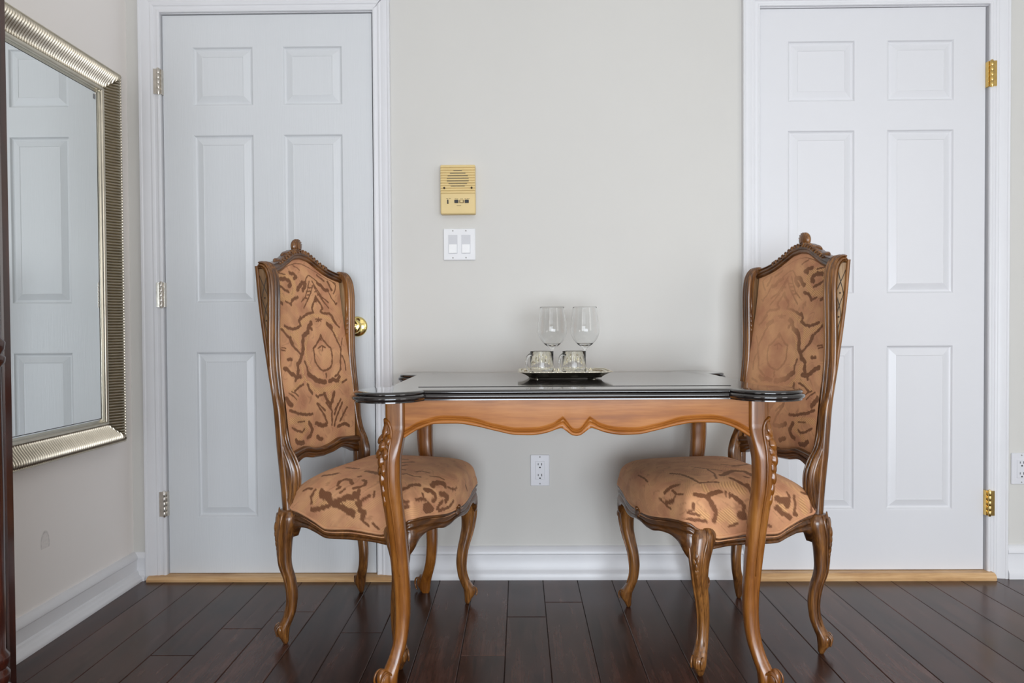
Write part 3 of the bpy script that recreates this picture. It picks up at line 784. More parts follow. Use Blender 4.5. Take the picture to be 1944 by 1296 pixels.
def table_leg(sx, sy):
    cx, cy = sx * .454, sy * .300
    zz = np.linspace(0.0, .66, 70); off = interp(zz, TLZ, TLO); hw = interp(zz, TLZ, TLH); P = []
    for z, o, h in zip(zz, off, hw):
        n = 3.0 + 5.0 * sm(z, .56, .66)
        x, y = sq_loop(n, h, h, 40)
        # reeded edges: shallow grooves beside the corner ridge
        a = np.arctan2(y * sy, x * sx); rip = 1 - .05 * np.exp(-((np.abs(a - PI / 4) - .42) / .07) ** 2) * sm(z, .03, .10) * (1 - sm(z, .55, .6))
        P.append(np.c_[cx + sx * o + x * rip, cy + sy * o + y * rip, np.full(40, z)])
    x, y = sq_loop(8, .0248, .0248, 40)
    for z in (.665, .7285): P.append(np.c_[cx + x, cy + y, np.full(40, z)])
    m = MB(); m.grid(P, cu=True, cap0=True, cap1=True); leg = m.build('leg', 'honey_wood', table, angle=60)
    # knee: curved edge moulding and a cluster of carved leaves on the outer corner
    o45 = np.array([sx, sy, 0]) / math.sqrt(2)
    lat = np.array([-sy, sx, 0]) / math.sqrt(2)

    def surf(z, ang=0.0):
        o, h = float(interp(z, TLZ, TLO)), float(interp(z, TLZ, TLH)); n = 3.0 + 5.0 * float(sm(z, .56, .66))
        a = PI / 4 + ang; r = (abs(math.cos(a)) ** n + abs(math.sin(a)) ** n) ** (-1 / n)
        return np.array([cx + sx * (o + h * r * math.cos(a)), cy + sy * (o + h * r * math.sin(a)), z])
    m = MB()
    for side in (-1, 1):
        path = [surf(.6800, 0) + o45 * .0015] + [surf(z, side * a) + o45 * .0008 for z, a in ((.672, .25), (.655, .48), (.635, .62), (.60, .70), (.555, .72), (.50, .72), (.43, .74), (.36, .74), (.28, .74))]
        m.tube(catmull(path, 34), np.interp(np.linspace(0, 1, 34), [0, .3, 1], [.0042, .0036, .0012]), 8)
    m.build('knee_moulding', 'honey_wood', leg)
    m = MB()
    for z, ang, L, W, H, tilt in ((.668, 0, .042, .009, .006, 0), (.640, .30, .030, .0105, .009, .55), (.640, -.30, .030, .0105, .009, -.55), (.626, .05, .030, .010, .011, 0), (.606, .26, .030, .0095, .009, .45), (.606, -.26, .030, .0095, .009, -.45), (.590, 0, .034, .0090, .010, 0), (.566, .14, .030, .0075, .007, .2), (.566, -.14, .030, .0075, .007, -.2), (.545, 0, .034, .0075, .008, 0), (.515, 0, .032, .006, .006, 0), (.487, 0, .028, .005, .005, 0)):
        p = surf(z, ang); q = surf(z - L * .9, ang); al = (q - p); al = al / np.linalg.norm(al) + lat * tilt * (1 if True else 0) * 0.9
        leaf(m, p, al, o45 + lat * math.sin(ang) * .6, L, W, H, curl=.002)
    m.build('carved_leaves', 'honey_wood', leg)
    # scroll toe
    m = MB(); c = np.array([cx + sx * .030, cy + sy * .030, .030])
    for dl in (-.0085, .0085):
        m.blob(c + lat * dl, [o45, lat, (0, 0, 1)], .017, .0095, .022, 16, 10)
    m.blob(c + o45 * .004, [o45, lat, (0, 0, 1)], .016, .008, .025, 16, 10)
    sp = [c + o45 * (.019 - .0022 * t) * math.cos(t) + np.array([0, 0, 1]) * (.022 - .0026 * t) * math.sin(t) for t in np.linspace(-1.2, 5.0, 30)]
    for dl in (-.0165, .0165): m.tube([p + lat * dl for p in sp], np.linspace(.0032, .0018, 30), 7)
    m.build('scroll_toe', 'honey_wood', leg)


for sx in (-1, 1):
    for sy in (-1, 1): table_leg(sx, sy)

# ------------------------------------------------------------------ dining chairs
# local frame: x across, y towards the back, z up; origin between the feet
ZR = [.385, .41, .49, .58, .68, .79, .90, .99, 1.10, 1.16]
YRR = [.200, .203, .208, .213, .220, .236, .254, .267, .279, .287]      # rear silhouette of the back
XSZ = [.36, .42, .50, .57, .78, 1.00, 1.10, 1.16]
XSS = [.190, .188, .192, .197, .200, .199, .198, .198]                 # centre line of the wing stiles


def hwid(z): return interp(z, [.50, .55, .62, .70, .80, 1.0, 1.10, 1.17], [.168, .170, .178, .181, .182, .181, .180, .180])


def seat_outline(n=240):
    half = [(0, -.262), (.05, -.260), (.10, -.254), (.15, -.244), (.19, -.238), (.222, -.232), (.236, -.212), (.240, -.18), (.239, -.12), (.237, -.05), (.231, .02), (.221, .09), (.210, .14), (.200, .175), (.178, .187), (.10, .19), (0, .19)]
    pts = np.array(half + [(-x, y) for x, y in half[-2:0:-1]])
    P = catmull(np.vstack([pts[-2:], pts, pts[:3]]), 1600)
    # trim to one lap starting at the front centre
    d = np.linalg.norm(P - pts[0], axis=1); i0 = np.argmin(d[:400]); i1 = 1200 + np.argmin(d[1200:])
    lap = P[i0:i1 + 1]; L = np.r_[0, np.cumsum(np.linalg.norm(np.diff(lap, axis=0), axis=1))]
    t = np.linspace(0, L[-1], n, endpoint=False)
    return np.c_[np.interp(t, L, lap[:, 0]), np.interp(t, L, lap[:, 1])]


def rail_z(x, y):
    """top and bottom of the scalloped seat rail at a point of the outline"""
    ax = abs(x)
    fz_t = interp(ax, [0, .022, .05, .12, .17, .215, .26], [.374, .377, .378, .388, .397, .402, .402])
    fz_b = interp(ax, [0, .025, .05, .08, .12, .155, .178, .195, .210, .222, .232, .26], [.351, .349, .344, .343, .351, .353, .350, .344, .333, .320, .308, .304])
    sz_t = interp(y, [-.24, -.20, -.14, -.055, .035, .075, .12, .16, .2], [.402, .386, .357, .361, .353, .367, .381, .388, .390])
    sz_b = interp(y, [-.24, -.208, -.195, -.182, -.165, -.14, -.11, -.055, .035, .075, .11, .13, .145, .157, .168, .18, .2], [.304, .308, .316, .324, .330, .333, .335, .334, .328, .339, .346, .345, .341, .334, .322, .310, .306])
    k = sm(y, -.228, -.205)
    b = sm(y, .165, .185)
    zt = (1 - k) * fz_t + k * sz_t; zb = (1 - k) * fz_b + k * sz_b
    return (1 - b) * zt + b * .40, (1 - b) * zb + b * (.310 + .042 * sm(.19 - ax, .0, .05))


def cushion_z(rr, zt):
    return None


CLZ = [0, .004, .016, .030, .044, .058, .075, .10, .14, .18, .22, .26, .30, .335, .365, .39]
CLO = [.0, .0, .002, .006, .006, .001, -.006, -.013, -.016, -.012, -.004, .003, .0050, .0020, -.003, -.006]
CLH = [.0060, .0085, .0125, .0185, .0200, .0190, .0172, .0165, .0172, .0185, .0203, .0228, .0275, .0345, .0395, .0270]


def chair_leg(root, fx, fy, back=False):
    """cabriole leg whose toe stands on (fx, fy)"""
    sx, sy = (1 if fx > 0 else -1), (1 if fy > 0 else -1)
    kx, ky = (.62 if back else .8), (1.05 if back else 1.0)

    def clo(z): return interp(z, CLZ, CLO) * (1 - .95 * sm(z, .19, .27) if back else 1)
    zz = np.linspace(0, .39, 56); off = clo(zz); hw = interp(zz, CLZ, CLH) * (1 - .10 * sm(zz, .2, .3) if back else 1); P = []
    top = .388
    for z, o, h in zip(zz, off, hw):
        zq = min(z, top)
        x, y = sq_loop(2.7, h * (.80 if back else .9) , h * (.92 if back else .9), 36)
        a = np.arctan2(y * sy, x * sx); rip = 1 - .07 * np.exp(-((np.abs(a - PI / 4) - .50) / .09) ** 2) * sm(z, .05, .1)
        # keep the top inside the seat corner
        P.append(np.c_[fx + sx * o * kx + x * rip - sx * .008 * sm(z, .30, .37), fy + sy * o * ky + y * rip - sy * .006 * sm(z, .30, .37), np.full(36, zq)])
    m = MB(); m.grid(P, cu=True, cap0=True, cap1=True); leg = m.build('leg', 'walnut', root, angle=70)
    o45 = np.array([sx, sy, 0]) / math.sqrt(2); lat = np.array([-sy, sx, 0]) / math.sqrt(2)

    def surf(z, ang=0.0):
        o, h = float(clo(z)), float(interp(z, CLZ, CLH)) * (1 - .10 * float(sm(z, .2, .3)) if back else 1); a = PI / 4 + ang
        r = (abs(math.cos(a)) ** 2.7 + abs(math.sin(a)) ** 2.7) ** (-1 / 2.7)
        return np.array([fx + sx * (o * kx + h * (.80 if back else .9) * r * math.cos(a) - .008 * float(sm(z, .30, .37))), fy + sy * (o * ky + h * (.92 if back else .9) * r * math.sin(a) - .006 * float(sm(z, .30, .37))), z])
    m = MB()
    for side in (-1, 1):
        path = [surf(z, side * a) + o45 * .0005 for z, a in ((.385, .80), (.36, .76), (.33, .70), (.29, .66), (.24, .64), (.18, .66), (.12, .7), (.08, .7))]
        m.tube(catmull(path, 26), np.interp(np.linspace(0, 1, 26), [0, .5, 1], [.0040, .0030, .0014]), 7)
    m.build('edge_moulding', 'walnut', leg)
    m = MB()
    for z, ang, L, W, H, tl in ((.330, 0, .022, .0075, .005, 0), (.312, .2, .020, .0055, .0045, .35), (.312, -.2, .020, .0055, .0045, -.35), (.300, 0, .020, .005, .0045, 0), (.284, .12, .016, .004, .0035, .2), (.284, -.12, .016, .004, .0035, -.2), (.272, 0, .018, .004, .003, 0), (.252, 0, .015, .003, .0022, 0), (.175, 0, .016, .003, .002, 0), (.158, .1, .012, .003, .002, .2), (.158, -.1, .012, .003, .002, -.2), (.142, 0, .014, .003, .002, 0)):
        p = surf(z, ang); q = surf(z - L * .9, ang); al = q - p; al = al / np.linalg.norm(al) + lat * tl
        leaf(m, p, al, o45, L, W, H, 7, 5, .001)
    if back:
        for z, ang, L, W, H, tl in ((.392, 0, .040, .012, .006, 0), (.376, .3, .03, .008, .006, .4), (.376, -.3, .03, .008, .006, -.4), (.352, 0, .03, .009, .006, 0)):
            p = surf(min(z, .389), ang) + np.array([0, 0, max(0, z - .389)]); leaf(m, p, np.array([0, 0, -1.0]) + lat * tl, o45, L, W, H, 8, 6, .001)
    m.build('carved_leaves', 'walnut', leg)
    m = MB(); c = np.array([fx + sx * .012 * kx, fy + sy * .012 * ky, .043])
    m.blob(c, [o45, lat, (0, 0, 1)], .0115, .0165, .0165, 14, 9)
    sp = [c + o45 * ((.0125 - .0016 * t) * math.cos(t)) + np.array([0, 0, 1]) * ((.0165 - .002 * t) * math.sin(t)) for t in np.linspace(-.9, 4.2, 22)]
    for dl in (-.0135, 0, .0135): m.tube([p + lat * dl for p in sp], np.linspace(.0026, .0014, 22), 6)
    m.build('scroll_toe', 'walnut', leg)
    return leg


STROKES_BACK = []     # filled below: (kind, half width, [(x, y, z), ...])
STROKES_SEAT = []
STROKES_SEAT_LEFT = []


def seg_dist(P, A, B):
    AB = B - A; t = np.clip(((P - A) @ AB) / (AB @ AB + 1e-12), 0, 1)
    return np.linalg.norm(P - (A + t[:, None] * AB), axis=1)


def weave(me, co, strokes, seed, fade=None):
    """writes the damask figure to a colour attribute: R dark figure, G ribbed gold"""
    n = len(co); R = np.zeros(n); G = np.zeros(n)
    ph = np.random.default_rng(seed).uniform(0, 6, 6)
    wob = .0016 * (np.sin(co[:, 0] * 310 + co[:, 2] * 190 + ph[0]) + np.sin(co[:, 1] * 280 - co[:, 2] * 330 + ph[1]) + .8 * np.sin((co[:, 0] + co[:, 1]) * 560 + co[:, 2] * 520 + ph[2]))
    for kind, hw, pts in strokes:
        pts = np.asarray(pts, float); lo, hi = pts.min(0) - hw - .012, pts.max(0) + hw + .012
        idx = np.where(np.all((co > lo) & (co < hi), axis=1))[0]
        if not len(idx): continue
        d = np.full(len(idx), 9.0); q = co[idx]
        for a, b in zip(pts[:-1], pts[1:]): d = np.minimum(d, seg_dist(q, a, b))
        v = 1 - sm(d + wob[idx] * min(.5, hw / .009), hw * 1.12 - .0007, hw * 1.12 + .0009)
        if kind == 'g': v = 1 - sm(d + wob[idx] * .5, hw * .45, hw * 1.35)
        tgt = R if kind == 'd' else G
        tgt[idx] = np.maximum(tgt[idx], v)
    R *= .96
    # faint secondary figure of the weave: broken outlines and softly darker leaves between the main strokes
    q = co * 1.0
    w1 = np.sin(q[:, 0] * 61 + 1.7 * np.sin(q[:, 2] * 47 + q[:, 1] * 52 + ph[3]) + ph[0]) + np.sin(q[:, 2] * 66 + q[:, 1] * 58 + 1.9 * np.sin(q[:, 0] * 55 + ph[4]) + ph[1])
    w2 = np.sin(q[:, 0] * 118 - q[:, 2] * 74 + 1.5 * np.sin(q[:, 1] * 90 + q[:, 2] * 83) + ph[2])
    line = 1 - sm(np.abs(w1 - .25) + .05 * np.sin(q[:, 0] * 900 + q[:, 2] * 700), .04, .16)
    R = np.maximum(R, .34 * line * sm(w2, -.5, .3)); R = np.maximum(R, .16 * sm(w1, .75, 1.2)); G = np.maximum(G, .35 * sm(-w1, .8, 1.3))
    if fade is not None: R *= fade; G *= fade
    at = me.color_attributes.new('weave', 'FLOAT_COLOR', 'POINT')
    at.data.foreach_set('color', np.c_[R, G, np.zeros(n), np.ones(n)].ravel())


def arc_top(x, halfw):
    """top of the upholstered back / inner edge of the crest"""
    u = np.abs(x) / halfw
    return interp(u, [0, .18, .40, .62, .82, 1.0], [1.134, 1.129, 1.110, 1.090, 1.078, 1.070])


def make_chair(name, loc, rz, label, px, fade_right, seed):
    root = tag(empty(name, (*loc, 0), rz), label, 'chair', 'pair of carved wing back dining chairs')
    # --- legs
    for fx, fy, bk in ((.230, -.193, False), (-.230, -.193, False), (.204, .193, True), (-.204, .193, True)): chair_leg(root, fx, fy, bk)
    # --- seat rail, swept round the seat
    out = seat_outline(); n = len(out)
    T = np.roll(out, -1, 0) - np.roll(out, 1, 0); T /= np.linalg.norm(T, axis=1)[:, None]; nr = np.c_[T[:, 1], -T[:, 0]]
    prof = [(-.024, 1.0), (-.010, 1.0), (-.004, 1.04), (.0015, 1.0), (.003, .90), (.001, .80), (-.003, .74), (-.003, .66), (-.0005, .58), (.0, .48), (-.0005, .40), (-.0030, .34), (-.001, .30), (.0025, .22), (.003, .10), (0, .0), (-.006, -.02), (-.024, 0)]
    P = []
    for (x, y), nn in zip(out, nr):
        zt, zb = rail_z(x, y); hm = min(zt - zb, .040)
        P.append([(x + nn[0] * o, y + nn[1] * o, (zt - hm * (1 - h)) if h > .32 else zb + (zt - hm * .68 - zb) * h / .32) for o, h in prof])
    m = MB(); m.grid(P, cu=True, cv=True); m.build('seat_frame', 'walnut_cross', root, angle=70)
    m = MB()   # carved shell at the middle of the front rail
    for k in range(-3, 4):
        a = k * .36; leaf(m, (math.sin(a) * .004, -.264, .384), (math.sin(a), -.02, -math.cos(a)), (0, -1, 0), .030 - abs(k) * .002, .0042, .0055, 7, 5, .001)
    m.blob((0, -.266, .384), np.eye(3), .007, .006, .006, 12, 8); m.build('carved_shell', 'walnut', root)
    # --- seat cushion
    out_r, nr_r = out, nr; out = seat_outline(520); n = len(out)
    T = np.roll(out, -1, 0) - np.roll(out, 1, 0); T /= np.linalg.norm(T, axis=1)[:, None]; nr = np.c_[T[:, 1], -T[:, 0]]
    rr = np.r_[np.linspace(0, .88, 70), np.linspace(.885, 1.0, 26)]
    zc = interp(rr, [0, .3, .6, .8, .9, .96, .985, 1.0], [.507, .505, .497, .486, .474, .4595, .4470, .4320])
    rows = []
    oc = out - nr * .004
    for r_, z in zip(rr, zc):
        ring = oc * r_ + (1 - r_) * np.array([0, -.03]); back = sm(ring[:, 1], .05, .19)
        rows.append(np.c_[ring, z - .022 * back * sm(np.array([r_]), .2, .9)[0]])
    zt_all = np.array([rail_z(x, y)[0] for x, y in out])
    for k, s_ in enumerate(np.linspace(.05, 1, 24)):
        bul = .0065 * math.sin(PI * (s_ * .85)) - .001
        z0 = rows[len(rr) - 1][:, 2]
        rows.append(np.c_[oc + nr * bul, z0 * (1 - s_) + (zt_all - .010) * s_])
    P = np.array(rows)
    m = MB(); m.grid(P, cu=True, flip=True)
    cu = m.build('seat_cushion', 'damask', root)
    co = np.empty(len(cu.data.vertices) * 3); cu.data.vertices.foreach_get('co', co); co = co.reshape(-1, 3)
    weave(cu.data, co, STROKES_SEAT_LEFT if px > 0 else STROKES_SEAT, seed, None)
    # --- gimp (woven edging) round the cushion
    P = [[(x + nn[0] * (.0005 + .0022 * math.cos(a)), y + nn[1] * (.0005 + .0022 * math.cos(a)), z + .0035 + .0038 * math.sin(a)) for a in np.linspace(0, 2 * PI, 8, endpoint=False)] for (x, y), nn, z in zip(out, nr, zt_all)]
    m = MB(); m.grid(P, cu=True, cv=True, flip=True); m.build('gimp_braid', 'damask', root)
    # --- upholstered back
    nu, nv = 190, 330; us = np.linspace(-1, 1, nu); vs = np.linspace(0, 1, nv); P = np.zeros((nv, nu, 3))
    for i, v in enumerate(vs):
        zc_ = .54 + v * .58; hw = hwid(zc_); x = us * hw
        zb = interp(np.abs(us), [0, .25, .55, .85, 1], [.533, .538, .550, .546, .543]); zt = arc_top(x, hwid(1.09))
        z = zb + (zt - zb) * v
        x = us * hwid(z)
        puff = .012 * (1 - us ** 4) * (1 - (2 * v - 1) ** 6)
        y = interp(z, ZR, YRR) - .020 + .020 * (1 - us ** 2) - puff
        P[i] = np.c_[x, y, z]
    m = MB(); m.grid(P)
    bk = m.build('back_upholstery', 'damask', root)
    co = P.reshape(-1, 3)
    fd = None
    if fade_right: fd = 1 - .72 * (1 - sm(co[:, 0], -.03, .07)) * sm(co[:, 2], .52, .60)
    weave(bk.data, co, [(k, hw, [(a * px, b, c) for a, b, c in pts]) for k, hw, pts in STROKES_BACK], seed + 5, fd)
    P2 = P[::7, ::9].copy(); P2[..., 1] = interp(P2[..., 2], ZR, YRR) - .003 + .018 * (1 - np.broadcast_to(us[::9], P2.shape[:2]) ** 2)
    m = MB(); m.grid(P2, flip=True); m.build('back_lining', 'back_lining', root)
    # --- crest rail
    xs = np.linspace(-.200, .200, 91); P = []
    cprof = [(-.014, -.001), (-.017, .006), (-.015, .010), (-.0185, .013), (-.0175, .018), (-.013, .021), (-.012, .023), (-.015, .026), (-.011, .0295), (-.003, .031), (.010, .0305), (.016, .026), (.017, .012), (.014, -.001)]
    hw0 = hwid(1.09)
    for x in xs:
        z0 = float(arc_top(min(abs(x), hw0), hw0)) if abs(x) <= hw0 else 1.070 - (abs(x) - hw0) * .1
        u = min(1, abs(x) / hw0); y0 = float(interp(z0 + .01, ZR, YRR)) - .012 + .020 * (1 - u * u)
        P.append([(x, y0 + o, z0 + h - .002) for o, h in cprof])
    m = MB(); m.grid(P, cu=True, cap0=True, cap1=True); m.build('crest_rail', 'walnut_cross', root, angle=70)
    m = MB()   # carved rocaille leaves along the crest
    for s_ in (-1, 1):
        for k, x in enumerate(np.linspace(.012, .118, 9)):
            z0 = float(arc_top(x, hw0)) + .029; u = x / hw0; y0 = float(interp(z0, ZR, YRR)) - .022 + .020 * (1 - u * u); sc = 1 - .045 * k
            ax = np.array([[s_ * .8, 0, -.6], [0, 1, 0], [s_ * .6, 0, .8]])
            m.blob((s_ * x, y0 - .003, z0 - .010), ax, .0062 * sc, .0085, .0130 * sc, 10, 7)
            m.tube([(s_ * (x + .006 * math.cos(t)), y0 - .0075, z0 - .008 + .0065 * math.sin(t)) for t in np.linspace(0, 4.4, 12)], np.linspace(.0028, .0012, 12) * sc, 6)
        leaf(m, (s_ * .112, float(interp(1.11, ZR, YRR)) - .006, 1.120), (s_ * .9, 0, -.30), (0, -.4, .9), .028, .010, .007)
        leaf(m, (s_ * .040, float(interp(1.15, ZR, YRR)) + .004, 1.150), (s_ * .9, 0, -.30), (0, -.2, 1), .050, .012, .008)
    m.build('crest_carving', 'walnut', root)
    yf = float(interp(1.165, ZR, YRR)) + .006
    m = MB(); m.blob((0, yf, 1.172), np.eye(3), .0225, .014, .0235, 22, 12)
    for k in range(-3, 4):
        a = k * .38; m.tube([(math.sin(a * q) * .0225 * q ** .5, yf - .0135 * math.cos(a * .6) * (1.02 - .55 * q), 1.158 + .036 * q * math.cos(a * .8)) for q in np.linspace(.12, 1, 9)], .0024, 6)
    m.build('shell_finial', 'walnut', root)
    # --- bottom rail of the back
    xs = np.linspace(-.188, .188, 61); P = []
    for x in xs:
        u = abs(x) / .172
        zt = float(interp(min(u, 1), [0, .25, .55, .85, 1], [.533, .538, .550, .546, .543])); zb = float(interp(min(u, 1.05), [0, .3, .6, .85, 1.05], [.507, .511, .520, .508, .492]))
        y0 = float(interp(.53, ZR, YRR)) - .016 + .014 * (1 - min(1, u) ** 2); h = zt - zb
        P.append([(x, y0 + o, zb + h * t) for o, t in ((.022, 0), (-.008, 0), (-.012, .12), (-.010, .30), (-.0145, .38), (-.0145, .52), (-.010, .60), (-.011, .66), (-.017, .74), (-.018, .92), (-.012, 1.06), (-.004, 1.1), (.022, 1.1))])
    m = MB(); m.grid(P, cu=True, cap0=True, cap1=True); m.build('back_rail', 'walnut_cross', root, angle=70)
    # --- wings: moulded stile, rear post and latticed side panel
    for s_ in (-1, 1):
        Fz = [(.264, 1.094), (.252, 1.094), (.239, 1.085), (.228, 1.062), (.223, 1.02), (.223, .96), (.224, .90), (.224, .85), (.221, .79), (.210, .70), (.200, .62), (.189, .57), (.174, .53), (.166, .49), (.172, .44), (.183, .395), (.187, .36)]
        path2 = catmull(Fz, 110); m = MB(); P = []
        Tn = np.gradient(path2, axis=0); Tn /= np.linalg.norm(Tn, axis=1)[:, None]
        sec = [(-.0185, .012), (-.0190, -.004), (-.0170, -.010), (-.0125, -.0135), (-.0098, -.0118), (-.0085, -.0065), (-.0070, -.0112), (-.0015, -.0140), (.0034, -.0112), (.0047, -.0065), (.0060, -.0108), (.0105, -.0130), (.0155, -.0105), (.0190, -.0065), (.0140, -.0030), (.0188, .0000), (.0195, .0040), (.0145, .0070), (.0188, .0095), (.0170, .0125), (.0, .0130)]
        for k, (p, t) in enumerate(zip(path2, Tn)):
            nrm = np.array([t[1], -t[0]])      # points away from the front (towards back / inside)
            if nrm[0] < 0 and k > 30: nrm = -nrm
            nb = np.array([-t[1], t[0]]); 
            xs0 = float(interp(p[1], XSZ, XSS)); sc = float(interp(p[1], [.36, .50, .58, .70, .80, 1.2], [.80, .84, .78, .90, 1.0, 1.0])); bk_ = float(interp(p[1], [.36, .46, .52, .58, 1.2], [1.4, 1.5, 1.3, .85, .80]))
            # 'front' normal: perpendicular to path, to the outside of the bend
            fr = np.array([t[1], -t[0]]); 
            P.append([(s_ * (xs0 + a * sc), p[0] - b_ * sc * bk_ * fr[0], p[1] - b_ * sc * bk_ * fr[1]) for a, b_ in sec])
        m.grid(P, cu=True, cap0=True, cap1=True, flip=s_ < 0); st = m.build('wing_stile', 'walnut', root, angle=70)
        # rear post
        zz = np.linspace(.36, 1.090, 50); P = []
        for z in zz:
            x0 = float(interp(z, XSZ, XSS)); y1 = float(interp(z, ZR, YRR)); k_ = float(sm(z, .66, .82)); h = .0125 - .0075 * k_
            lx, ly = sq_loop(4, .0150 - .0075 * k_, h, 16); P.append(np.c_[s_ * (x0 + .0025 + .0075 * k_) + lx, y1 - h + ly, np.full(16, z)])
        m = MB(); m.grid(P, cu=True, cap0=True, cap1=True); m.build('rear_post', 'walnut', root, angle=70)
        # side panel
        zz = np.linspace(.62, 1.082, 40); P = []
        for z in zz:
            x0 = float(interp(z, XSZ, XSS)); y1 = float(interp(z, ZR, YRR)) - .001
            y0 = min(float(np.interp(z, [.60, .70, .79, .85, .95, 1.02, 1.062, 1.083], [.204, .215, .227, .230, .230, .230, .237, .250])), y1)
            P.append([(s_ * (x0 - .010), y0, z), (s_ * (x0 + .0105), y0, z), (s_ * (x0 + .0115), (y0 + y1) / 2, z), (s_ * (x0 + .0105), y1, z), (s_ * (x0 - .010), y1, z)])
        m = MB(); m.grid(P, cu=True, cap0=True, cap1=True, flip=s_ < 0); sp_ = m.build('wing_panel', 'wing_panel_wood', root, angle=60)
        # lattice of dark lines on the outer face, a nail in each diamond

        def on_panel(z, v):
            x0 = float(interp(z, XSZ, XSS)); y1 = float(interp(z, ZR, YRR)) - .010
            y0 = float(np.interp(z, [.60, .70, .79, .85, .95, 1.02, 1.062, 1.083], [.206, .218, .230, .233, .233, .233, .240, .252]))
            y0 = min(y0, y1 - .004); return np.array([s_ * (x0 + .0118 - .001 * abs(2 * v - 1)), y0 + (y1 - y0) * v, z])
        m = MB(); zk = 1.062; stp = .066; kz = []
        while zk > .66:
            nz_ = zk - stp * (0.62 + .38 * sm(zk, .72, 1.0))
            m.tube([on_panel(zk + (nz_ - zk) * q, q) for q in np.linspace(0, 1, 6)], .0012, 5); m.tube([on_panel(zk + (nz_ - zk) * q, 1 - q) for q in np.linspace(0, 1, 6)], .0012, 5)
            kz.append(nz_); zk = nz_
        m.build('lattice', 'lattice_line', sp_)
        for z in kz[:6]:
            p = on_panel(z + .002, .5); m = MB(); m.blob(p + np.array([s_ * .0005, 0, 0]), np.eye(3), .0018, .0024, .0024, 8, 5); m.build('nail', 'nail_dark', sp_)
        # carved drop on the inner face of the wing
        m = MB()
        for z, L, W in ((1.00, .05, .004), (.952, .022, .008), (.936, .022, .007), (.920, .02, .006), (.905, .018, .005)):
            x0 = float(interp(z, XSZ, XSS)); leaf(m, (s_ * (x0 - .0185), .226, z), (0, 0, -1), (-s_, -.15, 0), L, W, .006, 8, 6)
        m.build('carved_drop', 'walnut', st)
    return root


